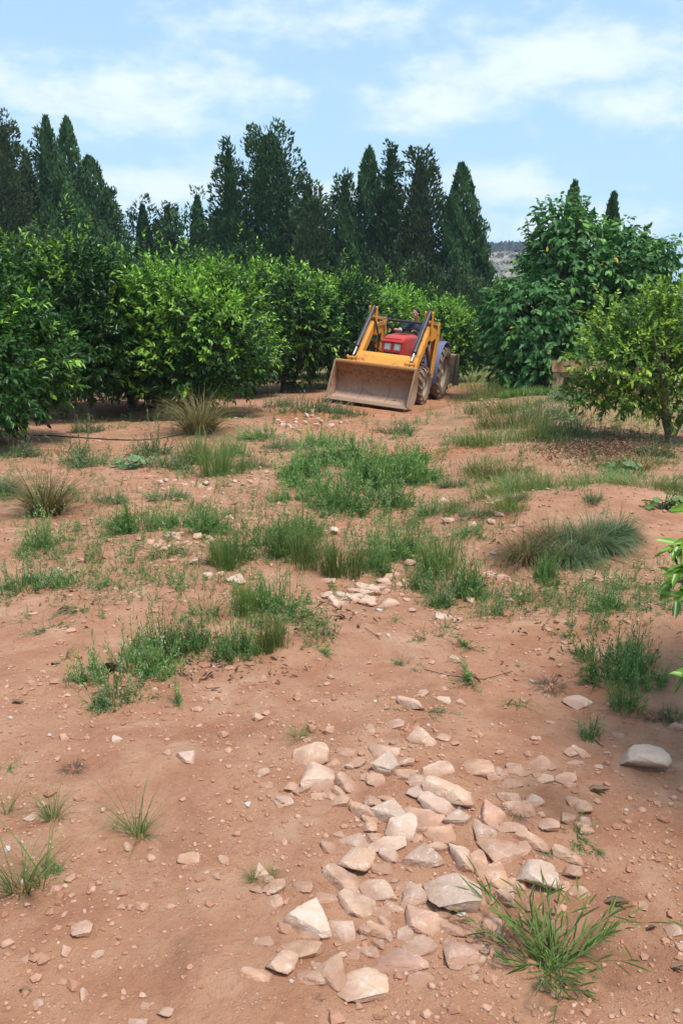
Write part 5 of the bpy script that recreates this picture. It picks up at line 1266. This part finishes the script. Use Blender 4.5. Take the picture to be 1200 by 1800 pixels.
PL = [
 ('wA', 222, 1190, 130, 120, 'largest feathery green weed clump, front one at the left with white buds'), ('wC', 205, 1228, 110, 70, 'flowering skirt of weed at the lower left foot of the largest feathery clump'), ('wE', 285, 1150, 110, 100, 'feathery clump joined to the right of the largest one'),
 ('wA', 360, 1150, 110, 90, 'bushy green clump between the largest feathery clump and the yellowish grass'), ('wE', 420, 1150, 80, 80, 'thin green clump next left of the yellowish upright grass'), ('tB', 468, 1142, 60, 75, 'yellowish upright grass at the right end of the left weed drift'),
 ('sA', 315, 1238, 22, 72, 'single upright sprig below the left weed drift'), ('sB', 262, 1228, 50, 30, 'low sprig just right of the flowering skirt'), ('sB', 115, 1155, 46, 50, 'small pale sprig left of the largest feathery clump'), ('cA', 92, 1108, 85, 50, 'grey straggly weed creeping at the left'),
 ('cA', 150, 1062, 110, 40, 'thin grey runners spreading above the grey straggly weed'), ('wE', 490, 1070, 120, 80, 'dark green clump with dry leaves under it, left of the gully'), ('tB', 438, 1078, 50, 70, 'upright grass at the left of the dark green clump by the gully'), ('tF', 372, 1086, 50, 40, 'sparse lime blades above the bushy green clump'),
 ('sB', 330, 1090, 60, 46, 'thin sprig leaning over bare soil above the bushy green clump'), ('cA', 572, 1108, 96, 44, 'low dark creeping weed in front of the flat pale stones'), ('sA', 568, 1148, 24, 26, 'tiny sprig below the low dark creeping weed'), ('wC', 45, 1040, 130, 72, 'low flowering clump at the left edge'), ('wC', 120, 1030, 70, 50, 'loose flowering clump right of the left edge one'),
 ('wD', 75, 965, 70, 100, 'tall feathery clump in front of the dry brown tuft'), ('tC', 82, 905, 95, 90, 'dry brown tall grass tuft near the left edge'), ('tD', 6, 868, 70, 50, 'dark green grass tuft cut by the left edge'), ('wB', 248, 928, 78, 66, 'dense green clump left of the rubble mound'), ('wB', 335, 935, 88, 66, 'green clump on top of the rubble mound'),
 ('gA', 200, 880, 60, 26, 'low grey tuft above the dense green clump'), ('gA', 290, 875, 70, 30, 'low grey green weed behind the dense green clump'), ('tF', 175, 992, 26, 50, 'thin grass blades alone left of the rubble mound'), ('tF', 232, 990, 24, 60, 'stiff brownish grass stem left of the rubble mound foot'), ('tF', 290, 975, 60, 34, 'pale blades at the foot of the rubble mound'),
 ('wD', 418, 985, 70, 110, 'tall thin clump right of the rubble mound'), ('tB', 400, 996, 60, 60, 'fresh grass in front of the tall thin clump'), ('wB', 470, 975, 90, 90, 'dense clump between the tall thin one and the gully'), ('tB', 520, 985, 80, 70, 'grassy clump left of the bright white stone'), ('wE', 530, 940, 80, 60, 'weed clump at the lower left of the central green patch'),
 ('tB', 600, 1010, 70, 80, 'upright grass below the bright white stone'), ('wE', 655, 1005, 70, 80, 'weed clump right of the upright grass in the gully'), ('wD', 680, 985, 90, 110, 'tall leaning stems over the gully'), ('wB', 735, 975, 60, 60, 'dense clump on the right rim of the gully'), ('wA', 790, 1045, 105, 120, 'big weed clump right of the gully with green grass in it'),
 ('tB', 775, 1010, 80, 80, 'tall green grass inside the big clump right of the gully'), ('wC', 775, 1070, 60, 70, 'drooping flowering stems below the big clump right of the gully'), ('cA', 755, 1122, 80, 45, 'low green weed on stones below the big clump'), ('sB', 785, 1105, 50, 60, 'sprig with white buds right of the low green weed on stones'),
 ('cA', 715, 1172, 74, 34, 'creeping weed with pale seed heads in the open soil'), ('sA', 820, 1138, 30, 40, 'small bright sprig right of the sprig with white buds'), ('sB', 700, 1092, 44, 34, 'tiny sprig in front of the flat pale stones'), ('sB', 672, 1072, 26, 24, 'tiny dark sprig between the flat pale stones'), ('wC', 870, 1078, 34, 42, 'small dark sprig below the left end of the drooping grass'),
 ('sA', 826, 1198, 38, 44, 'lime green sprig with a dark root'), ('sB', 908, 1238, 70, 60, 'forked sprig in the open right hand soil'), ('cA', 915, 1176, 40, 22, 'flat little weed above the forked sprig'), ('dA', 966, 1208, 50, 34, 'dead brown tuft right of the flat little weed'), ('wB', 975, 1020, 56, 60, 'lime feathery clump in front of the drooping grass'),
 ('tE', 930, 985, 110, 80, 'silvery dry drooping grass, left part of the big tussock'), ('tE', 985, 960, 110, 74, 'reddish dry middle of the big drooping tussock'), ('tD', 1040, 965, 120, 80, 'blue green drooping grass, right part of the big tussock'), ('tD', 1080, 945, 80, 60, 'dark green drooping grass at the far right of the tussock'), ('tD', 1000, 990, 90, 60, 'grey green drooping grass at the foot of the tussock'),
 ('wC', 1075, 1075, 100, 66, 'fine budding clump below the tussock on the right'), ('cA', 1000, 1110, 90, 36, 'straggly weed lying left of the big right hand clump'), ('wA', 1075, 1180, 120, 110, 'big right hand weed clump in front of the shade'), ('wE', 1115, 1195, 90, 90, 'right half of the big weed clump on the right'), ('wD', 1092, 1248, 70, 110, 'tall front stems of the big right hand weed clump'),
 ('cA', 1130, 1130, 90, 30, 'stems lying to the right of the big right hand clump'), ('wC', 1033, 1292, 56, 58, 'small bush with cream flower heads on the right'), ('sA', 1160, 1205, 30, 60, 'single stalk standing in the right hand shade'), ('gA', 1185, 1262, 50, 26, 'dim weed at the right edge in the shade'), ('tF', 242, 1466, 56, 90, 'thin tuft with tall seed stems on bare soil'),
 ('tA', 246, 1470, 50, 46, 'short green base of the thin seed stem tuft'), ('tF', 204, 1456, 22, 26, 'tiny tuft left of the thin seed stem tuft'), ('tA', 40, 1562, 90, 110, 'bigger grass tuft at the left edge'), ('tF', 78, 1550, 70, 120, 'tall seed stems right of the left edge tuft'), ('wC', 84, 1530, 46, 30, 'little weed touching the right of the left edge tuft'), ('tA', 95, 1440, 50, 70, 'grass tuft above the white flat flake'),
 ('sB', 12, 1355, 60, 46, 'bushy sprig at the left edge beside pale flowers'), ('tF', 14, 1430, 30, 70, 'wispy stems at the left edge'), ('tA', 446, 1550, 26, 34, 'little tuft with dark heads, left half'), ('tA', 474, 1546, 30, 24, 'little tuft with dark heads, right half'), ('tA', 526, 1298, 36, 26, 'short tuft above the slab and block pair'),
 ('dA', 128, 1352, 34, 22, 'small dead tuft above the left tufts'), ('sB', 1010, 1470, 90, 60, 'straggling weed crossing the right side of the stone patch'), ('cA', 1040, 1490, 60, 30, 'leafy foot of the straggling weed right of the stone patch'), ('sB', 975, 1548, 36, 56, 'small grassy sprig beside the blocky grey stone'), ('cA', 945, 1490, 60, 20, 'flat sprig creeping over the stones above the blocky grey one'),
 ('dA', 868, 1660, 60, 56, 'dark dead tuft behind the foreground grass'), ('dB', 790, 1612, 60, 22, 'flat dead tuft at the foot of the largest boulder'), ('dA', 906, 1425, 40, 30, 'tangle of dead rootlets on the stone patch'), ('dB', 1030, 1520, 34, 14, 'scrap of dead moss right of the stone patch'), ('dA', 1150, 1262, 34, 26, 'dried root ball in the right hand shade'),
 ('cA', 740, 1252, 110, 34, 'creeping sprig over the small stones above the patch'), ('dB', 545, 1755, 36, 16, 'scrap of dead weed at the bottom middle'),
 # centre patch
 ('wB', 545, 890, 90, 66, 'bottom left clump of the central green patch'), ('wE', 600, 900, 110, 80, 'bottom middle clump of the central green patch'), ('wA', 655, 890, 110, 80, 'bottom right clump of the central green patch, with white buds'), ('wB', 560, 845, 110, 76, 'left clump of the central green patch'), ('wB', 625, 850, 120, 90, 'heart of the central green patch'),
 ('wB', 690, 850, 110, 80, 'right clump of the central green patch'), ('wB', 730, 838, 60, 56, 'rightmost clump of the central green patch'), ('wA', 580, 812, 100, 60, 'far left clump of the central green patch'), ('wB', 650, 812, 120, 64, 'far middle clump of the central green patch'), ('wE', 715, 815, 90, 44, 'far right clump of the central green patch'), ('sA', 722, 768, 18, 34, 'single stem poking up behind the central green patch'),
 # left middle
 ('gB', 284, 800, 46, 84, 'tall grey green weed in front of the black hose'), ('gB', 136, 815, 46, 84, 'tall dark grey weed leaning left of the squash plant'), ('gA', 160, 818, 80, 40, 'grey green clump at the foot of the tall dark grey weed'), ('gA', 300, 820, 90, 50, 'grey green clump below the tall grey green weed'), ('gA', 255, 800, 60, 40, 'grey weed behind the squash plant'),
 ('tC', 350, 762, 95, 80, 'large pale grass tuft under the lime topped citrus tree'), ('tB', 385, 836, 56, 66, 'bright grass clump below the pale tuft'), ('tB', 355, 815, 60, 60, 'green grass left of the bright grass clump'), ('gA', 440, 822, 80, 34, 'low budding weed right of the bright grass clump'), ('wE', 410, 800, 60, 44, 'green weed behind the bright grass clump'),
 ('gC', 545, 722, 120, 34, 'long low grey green drift beside the tractor bucket'), ('gC', 490, 716, 80, 26, 'low grey drift left of the tractor bucket one'), ('gC', 610, 730, 80, 26, 'low grey green drift in front of the bucket'), ('gA', 395, 735, 60, 30, 'dark low weed right of the pale tuft'), ('gC', 30, 800, 90, 34, 'grey weeds under the left edge citrus tree'), ('gA', 155, 760, 50, 40, 'pale flowering weed beside the black hose'),
 ('wC', 470, 770, 90, 40, 'green weeds behind the central patch on the left'), ('wE', 560, 785, 90, 44, 'green weeds at the back of the central patch'), ('gA', 690, 760, 70, 26, 'low weeds behind the central patch on the red earth'), ('gC', 500, 790, 90, 28, 'grey green weeds left of the central patch'),
 # right middle
 ('gA', 800, 856, 50, 34, 'brownish weed on the right of the gully top'), ('tG', 880, 870, 110, 40, 'thin pale grass right of the gully top'), ('tG', 940, 860, 110, 40, 'thin green grass in the right middle'), ('tH', 850, 835, 110, 44, 'dry thin grass behind the pale grass'), ('tG', 900, 890, 90, 30, 'sparse grass above the drooping tussock'),
 ('tG', 960, 770, 110, 46, 'green grass strip beneath the small citrus tree, left end'), ('gC', 1010, 765, 90, 44, 'grey green strip beneath the small citrus tree'), ('gC', 950, 735, 120, 44, 'grey flowering brush left of the small citrus tree'), ('tH', 910, 750, 110, 50, 'dry straw weeds beside the red lane'), ('tG', 860, 780, 100, 40, 'thin grass beside the red lane'), ('tH', 900, 725, 90, 40, 'dry brush in front of the broad leaved tree'),
 ('tG', 855, 700, 60, 44, 'dark green grass bank right of the tractor'), ('tG', 880, 680, 70, 40, 'dark green grass at the foot of the broad leaved tree'), ('gC', 985, 705, 70, 30, 'grey brush below the stone ledge'), ('tG', 1060, 850, 120, 24, 'low grass strip on the right, left end'), ('tG', 1150, 858, 120, 30, 'low grass strip on the right, at the edge'), ('gA', 1045, 880, 40, 30, 'small grey weed below the low grass strip'),
 ('gA', 905, 880, 40, 30, 'small grey weed right of the bright white gully stone'), ('tG', 1120, 820, 120, 30, 'grass below the small citrus trunk'), ('gA', 1150, 800, 60, 50, 'flowering weed at the foot of the small citrus trunk'), ('gA', 895, 850, 50, 24, 'pale flowered weed on the grass strip'), ('wE', 830, 940, 60, 30, 'thin weed at the right of the gully'), ('cA', 1150, 1065, 90, 30, 'dry runners creeping at the right'), ('cA', 1140, 1005, 60, 14, 'thin dry runner right of the drooping tussock'),
 ('wC', 760, 905, 60, 40, 'sparse stems right of the central patch foot'), ('gA', 835, 905, 60, 26, 'low grey weed among the pale stones of the right middle'), ('tG', 800, 895, 70, 26, 'sparse blades beside the bright white gully stone'),
]
for a in PL: plant(*a[:6], group='weeds and tufts on the red soil')

# foreground crab grass with splayed stems and broad blades
def crabgrass():
    rng = np.random.default_rng(3); p, t = gp(962, 1700); g = Geo(); ns = 26
    az = np.linspace(-.35, math.pi + .35, ns) + rng.normal(0, .12, ns); az[20:] = rng.uniform(math.pi, 2 * math.pi, 6)
    P = np.tile([0, 0, 0.0], (ns, 1)) + rng.normal(0, .012, (ns, 3)) * [1, 1, 0]
    L = rng.uniform(.19, .38, ns); L[20:] *= .6; L[0] = .46; L[5:15] *= .62
    pt = ribbons(g, P, az, L, np.full(ns, .0035), rng.uniform(.8, 1.35, ns), rng.uniform(-.2, .25, ns), rng.random(ns), rng.random(ns) * .3, 6)
    for j in range(13):
        f = np.clip((j + rng.random(ns)) / 13, .02, 1); c = pt(f); T = norm(pt(np.clip(f + .05, 0, 1.05)) - c)
        ax = norm(T + rng.normal(0, .45, T.shape) + [0, 0, .15])
        leaves(g, c, ax, norm(rng.normal(0, .5, T.shape) + [0, -.3, .8]), rng.uniform(.035, .085, ns), rng.uniform(.004, .0068, ns), .4 + .6 * rng.random(ns), rng.random(ns) * .5, fold=.3, droop=.15)
    o = link('grass_tuft', g.mesh('grass', GRASS), None, p); tag(o, 'large splayed grass plant with broad blades in the lower right foreground', 'grass')
    g2, _ = feather(55, .03, .16, 9, 22, .022, .003, lean=.7)
    o = link('weed_sprig', g2.mesh('weed', GREY), None, gp(975, 1745)[0]); o.rotation_euler = (0, 0, -1.5); tag(o, 'grey green feathery sprig hanging in front of the splayed foreground grass', 'weed')
crabgrass()
# squash like plant with round leaves
def squash(px, py, w, n, label, seed, mat=None):
    rng = np.random.default_rng(seed); p, t = gp(px, py); Rr = w * t / F_PX / 2; g = Geo()
    for k in range(n):
        a = rng.uniform(0, 6.283); r = Rr * rng.random() ** .5; c = np.array([r * math.cos(a), r * math.sin(a) * .7, rng.uniform(.03, .15)]); s = rng.uniform(.028, .045)
        up = norm(np.array([math.cos(a) * .4, math.sin(a) * .4 - .3, 1]) + rng.normal(0, .25, 3)); u_ = norm(np.cross(up, [1, .2, 0])); v_ = np.cross(up, u_)
        an = np.linspace(.35, 2 * math.pi - .35, 12); rr = s * (1 + .1 * np.cos(an * 5)); V = np.concatenate([[c - up * s * .15], c + (rr * np.cos(an))[:, None] * u_ + (rr * np.sin(an))[:, None] * v_ + up * (.12 * s * np.cos(an * 3))[:, None]])
        g.add(V, [[0, i, i + 1] for i in range(1, 12)], rnd=rng.random(), young=rng.random() * .3)
        tube_pts(g, [c * [.2, .2, 0], c * [.7, .7, .7], c - up * s * .15], [.004, .003, .002], 5)
    o = link('squash_plant', g.mesh('squash', mat or leaf_mat('round_leaves', (.10, .20, .08), (.18, .30, .13), (.3, .40, .2), rough=.6, trans=.25)), None, p); tag(o, label, 'plant')
squash(235, 822, 75, 46, 'low plant with round pale green leaves in the left middle', 1)
squash(1000, 745, 60, 12, 'round leaved plant in the dry brush below the small citrus tree', 2)
squash(1095, 830, 70, 14, 'bright leafy plant in the grass strip on the right', 3)
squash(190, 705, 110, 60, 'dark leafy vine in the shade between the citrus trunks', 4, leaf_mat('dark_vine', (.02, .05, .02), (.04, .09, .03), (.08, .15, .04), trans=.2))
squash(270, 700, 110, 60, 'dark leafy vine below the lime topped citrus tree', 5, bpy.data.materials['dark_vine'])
squash(1165, 895, 70, 22, 'leafy green runner at the right edge above the bare soil', 6, WEED)
# far grass at the end of the lane, thin ground cover, litter: uncountable
def cover(name, n, fn, w, h, mat, label, cat, seed, lean=.3):
    rng = np.random.default_rng(seed); x, y, s = fn(rng, n); m = len(x); g = Geo()
    P = np.stack([x, y, H(x, y) - .01], 1); hh = h * rng.uniform(.4, 1.2, m) * s
    ribbons(g, P, rng.uniform(0, 6.283, m), hh, w * rng.uniform(.7, 1.3, m) * s ** .5, np.abs(rng.normal(lean, .25, m)), rng.uniform(0, .9, m), rng.random(m), np.where(rng.random(m) < .2, rng.random(m), .1), 2)
    tag(link(name, g.mesh(name, mat)), label, cat, kind='stuff')
def far_fn(rng, n):
    y = 19 + 35 * rng.random(n) ** 1.5; x = np.where(y < 25, rng.uniform(.19, .30, n), rng.uniform(-.05, .36, n)) * y; k = fbm(x * .5, y * .5, 7, 3) + (x / y - .12) * 2 > -.25 + .6 * rng.random(n) - .35; return x[k], y[k], np.full(k.sum(), 1.)
cover('lane_grass', 26000, far_fn, .018, .24, GRASS, 'rough green grass covering the lane end behind the tractor', 'grass', 5)
def near_fn(rng, n):
    y = 4.2 * (22 / 4.2) ** rng.random(n); x = y * rng.uniform(-.45, .45, n)
    dn = sstep(fbm(x * 1.2, y * .9, 91, 4), .02, .32)
    for bx, by, rx, ry, a in ((-1.2, 5.3, .8, .5, .9), (-1.6, 7.2, .9, 1.0, .9), (0.0, 6.9, .8, .8, .6), (.6, 6.4, .5, .9, .8), (1.8, 5.0, .6, .8, .6), (2.6, 9.2, 1.4, 1.0, .9), (0, 9.6, .9, 1.8, 1.), (-2.6, 10.5, 2, 1.2, .6), (4.2, 14.5, 1.8, 3, 1.), (2.6, 12.5, .8, 1.6, .7)):
        dn = dn + a * np.exp(-(((x - bx) / rx) ** 2 + ((y - by) / ry) ** 2))
    dx = x - TR_O[0]; dy = y - TR_O[1]; lx = dx * LAT[0] + dy * LAT[1]; lf = dx * FWD[0] + dy * FWD[1]
    k = (rng.random(n) < dn * .7) & ~((np.abs(lx) < 1.2) & (lf > -2) & (lf < 5.5)); return x[k], y[k], (.55 + .05 * y[k])
cover('ground_cover', 30000, near_fn, .0055, .09, GRASS, 'thin scattered blades and seedlings between the weed clumps', 'ground cover', 6, .6)
def low_weeds():
    rng = np.random.default_rng(17); g = Geo(); x, y, s = near_fn(rng, 8000); x2, y2 = 4.6 + rng.normal(0, 1.8, 500), 16 + rng.normal(0, 3, 500)
    x = np.concatenate([x, x2]); y = np.concatenate([y, y2]); k = (y > 4) & (x < y * .47) & (rng.random(len(x)) < .75); x, y = x[k], y[k]; n = len(x); print('low weeds', n)
    P = np.repeat(np.stack([x, y, H(x, y) - .005], 1), 4, 0) + rng.normal(0, .03, (n * 4, 3)) * [1, 1, 0]; m = len(P); sz = np.repeat(rng.uniform(.5, 1.3, n) * (.7 + .03 * y), 4)
    pt = ribbons(g, P, rng.uniform(0, 6.283, m), .13 * sz * rng.uniform(.5, 1.2, m), np.full(m, .004), np.abs(rng.normal(.5, .4, m)), rng.normal(.1, .4, m), rng.random(m) * .6, np.zeros(m), 2)
    for j in range(9):
        f = np.clip((j + rng.random(m)) / 9, .05, 1); c = pt(f); T = norm(pt(np.clip(f + .05, 0, 1.05)) - c); ax = norm(T + norm(np.cross(T, rng.normal(size=T.shape))) * .9)
        leaves(g, c, ax, norm(rng.normal(0, .6, T.shape) + [0, -.2, .8]), .028 * sz * rng.uniform(.6, 1.3, m), .0065 * sz, rng.random(m), np.clip(rng.random(m) - .5, 0, 1), fine=False)
    tag(link('low_weeds', g.mesh('low_weeds', WEED)), 'low fine leaved weeds spread loosely between the bigger clumps', 'weeds', kind='stuff')
low_weeds()
def litter(name, cx, cy, sx, sy, n, ll, label, seed, thick=.03):
    rng = np.random.default_rng(seed); g = Geo(); pp = np.array([gp(cx + rng.normal() * sx, cy + rng.normal() * sy)[0] for _ in range(n)]); pp[:, 2] += rng.uniform(.002, thick, n)
    ax = norm(rng.normal(size=(n, 3)) * [1, 1, .25]); leaves(g, pp, ax, norm(rng.normal(0, .4, (n, 3)) + [0, 0, 1]), ll * rng.uniform(.5, 1.3, n), ll * rng.uniform(.12, .4, n), rng.random(n), rng.random(n) * .5, fold=.8, droop=.5)
    tag(link(name, g.mesh(name, LITT)), label, 'litter', kind='stuff')
litter('leaf_litter', 1060, 790, 60, 12, 2200, .055, 'heap of dry brown leaves and stalks under the small citrus tree', 1, .09)
litter('leaf_litter', 560, 1090, 40, 14, 60, .045, 'dry leaves caught under the weeds by the gully', 2)
litter('leaf_litter', 350, 1180, 90, 14, 90, .04, 'dry leaves along the front of the left weed drift', 3)
litter('leaf_litter', 100, 1010, 60, 40, 120, .04, 'dead leaves at the foot of the left edge weeds', 4)
litter('leaf_litter', 980, 1080, 90, 60, 130, .04, 'dead leaf scraps on the right hand soil', 5)
litter('leaf_litter', 1000, 960, 50, 12, 110, .06, 'dead leaves beneath the drooping tussock', 6)
# single dry leaves and sticks
LB = leaf_mat('dry_leaf', (.10, .06, .04), (.16, .10, .065), (.3, .2, .13), rough=.7, trans=.05)
for i, (px, py, w, lab) in enumerate([(1085, 1590, 46, 'curled dry brown leaf on the soil right of the stone patch'), (1145, 1634, 26, 'dark twig like leaf below the curled dry one'), (45, 1745, 26, 'brown crumpled leaf in the lower left corner'), (100, 1168, 22, 'dark dry leaf on the left bare soil'),
                                    (35, 1236, 26, 'dry curled leaf at the left edge of the bare soil'), (1055, 1395, 40, 'dry forked leaf above the stone patch on the right'), (1192, 1705, 30, 'dark dry leaf at the right edge'), (205, 1180, 60, 'dry brown stalk at the foot of the largest feathery clump')]):
    rng = np.random.default_rng(900 + i); p, t = gp(px, py); L0 = w * t / F_PX; g = Geo()
    k = 3; ax = norm(np.array([[1, .2, .1], [.9, -.3, .25], [.7, .5, .1]]) + rng.normal(0, .15, (3, 3)))
    leaves(g, np.zeros((k, 3)) - [L0 / 2, 0, -.004], ax, norm(np.array([[0, -.2, 1], [0, .5, .8], [0, -.6, .8]])), L0 * np.array([1, .8, .55]), L0 * np.array([.3, .25, .2]), rng.random(k), rng.random(k) * .5, fold=1.2, droop=.15)
    o = link('dry_leaf', g.mesh('dry_leaf', LB), None, p); o.rotation_euler = (0, 0, rng.uniform(-.4, .4)); tag(o, lab, 'dry leaf')
def hose(pts, r, label):
    P_ = np.array([gp(*q)[0] for q in pts]); P_[:, 2] += r * .9; tt = np.linspace(0, len(P_) - 1, len(P_) * 8); Q = np.stack([np.interp(tt, np.arange(len(P_)), P_[:, i]) for i in range(3)], 1)
    for _ in range(12): Q[1:-1] = (Q[:-2] + 2 * Q[1:-1] + Q[2:]) / 4
    Q[:, 2] = np.maximum(Q[:, 2], H(Q[:, 0], Q[:, 1]) + r * .8)
    g = Geo(); tube_pts(g, Q, r, 8); o = link('irrigation_hose', g.mesh('irrigation_hose', BLKH)); tag(o, label, 'hose', 'irrigation hoses')
BLKH = simple('black_polythene', (.02, .02, .02), .5)
hose([(60, 766), (110, 768), (170, 772), (230, 775), (280, 773), (320, 764), (352, 757), (385, 752)], .009, 'long black irrigation hose curving past the pale grass tuft on the left')
hose([(395, 703), (420, 699), (445, 694), (475, 690)], .010, 'short black irrigation hose left of the tractor bucket')
def twigs():
    spec = [([(745, 1178), (790, 1190), (850, 1196), (900, 1182)], 'thin bare stem lying across the soil below the big clump'), ([(1050, 1260), (1040, 1300), (1060, 1315)], 'wiry root hanging by the small cream flowered bush'), ([(640, 1105), (660, 1118), (668, 1126)], 'thin dark stalk right of the low dark creeping weed'), ([(1130, 1060), (1160, 1066), (1190, 1078)], 'pale dry stick near the right edge sprig')]
    for pts, lab in spec:
        P_ = np.array([gp(*q)[0] for q in pts]); P_[:, 2] += .006; g = Geo(); tube_pts(g, P_, .0016, 6); tag(link('twig', g.mesh('twig', DEAD)), lab, 'twig')
twigs()
# orange stone ledge with a pipe opening behind the broad tree
def ledge():
    D = 20.6; a = at(972, 634, D); b_ = at(1075, 640, D - .6); base = at(972, 690, D)
    z0 = float(H(a[0], D)) - .1
    t = NT('orange_masonry'); o = t.obj(); n1 = t.noise(5, 6, .7, o); n2 = t.noise(30, 5, .7, o)
    c = t.mix(t.ramp(n1, .4, .65), (.42, .21, .10), (.52, .36, .23)); c = t.mix(t.ramp(n2, .55, .7, 0, .5), c, (.25, .14, .08))
    m = t.done(t.princ(c, .95, nrm=t.bump(t.math('ADD', n1, n2), .6, .03), spec=.1))
    e = empty('masonry_channel', (a[0], D, z0)); tag(e, 'rough orange masonry block with a dark pipe opening behind the small citrus tree', 'wall')
    hgt = a[2] - z0; bm = bmesh.new()
    def bx(x0, x1, y0, y1, za, zb):
        vs = [bm.verts.new((x, y, z)) for z in (za, zb) for y in (y0, y1) for x in (x0, x1)]
        for q in ((0, 1, 3, 2), (4, 6, 7, 5), (0, 4, 5, 1), (2, 3, 7, 6), (0, 2, 6, 4), (1, 5, 7, 3)): bm.faces.new([vs[i] for i in q])
    bx(0, 2.2, 0, .9, 0, hgt * .72); bx(-.04, 2.24, -.05, .95, hgt * .722, hgt)
    bmesh.ops.recalc_face_normals(bm, faces=bm.faces); bmesh.ops.subdivide_edges(bm, edges=bm.edges, cuts=9, use_grid_fill=True)
    for v in bm.verts:
        k = v.co * 3; v.co += Vector((float(gnoise(k.y + 3, k.z + 1, 1)), float(gnoise(k.x, k.z, 2)), float(gnoise(k.x, k.y, 3)))) * .035
    me = bpy.data.meshes.new('block'); bm.to_mesh(me); bm.free(); me.materials.append(m); link('block', me, e)
    g = Geo(); tube_pts(g, [(.36, -.09, hgt * .52), (.36, .1, hgt * .52)], .085, 16); o = link('pipe', g.mesh('pipe', M_DARK), e)
    g = Geo(); an = np.linspace(0, 2 * math.pi, 17)[:-1]; V = np.stack([.36 + .078 * np.cos(an), np.full(16, -.06), hgt * .52 + .078 * np.sin(an)], 1); g.add(np.concatenate([[[.36, -.05, hgt * .52]], V]), [[0, 1 + i, 1 + (i + 1) % 16] for i in range(16)])
    link('pipe_hole_shade', g.mesh('pipe_hole_shade', simple('pipe_shade_black', (.01, .01, .01), .9)), e)  # black disc standing in for the shade inside the pipe
ledge()
# ------------------------------------------------------------------ air
def haze():
    me = bpy.data.meshes.new('haze'); bm = bmesh.new()
    x0, x1, y0, y1, z0, z1 = -1300, 1300, -60, 1300, -12, 76
    vs = [bm.verts.new((x, y, z)) for z in (z0, z1) for y in (y0, y1) for x in (x0, x1)]
    for q in ((0, 1, 3, 2), (4, 6, 7, 5), (0, 4, 5, 1), (2, 3, 7, 6), (0, 2, 6, 4), (1, 5, 7, 3)): bm.faces.new([vs[i] for i in q])
    bmesh.ops.recalc_face_normals(bm, faces=bm.faces); bm.to_mesh(me); bm.free()
    m = bpy.data.materials.new('haze_air'); m.use_nodes = True; nt = m.node_tree; nt.nodes.clear()
    o = nt.nodes.new('ShaderNodeOutputMaterial'); v = nt.nodes.new('ShaderNodeVolumePrincipled')
    v.inputs['Color'].default_value = (.72, .84, 1, 1); v.inputs['Density'].default_value = .0004
    nt.links.new(v.outputs[0], o.inputs['Volume']); me.materials.append(m)
    tag(link('haze', me), 'thin bluish air that softens the distant hill', 'haze', kind='stuff')
haze()
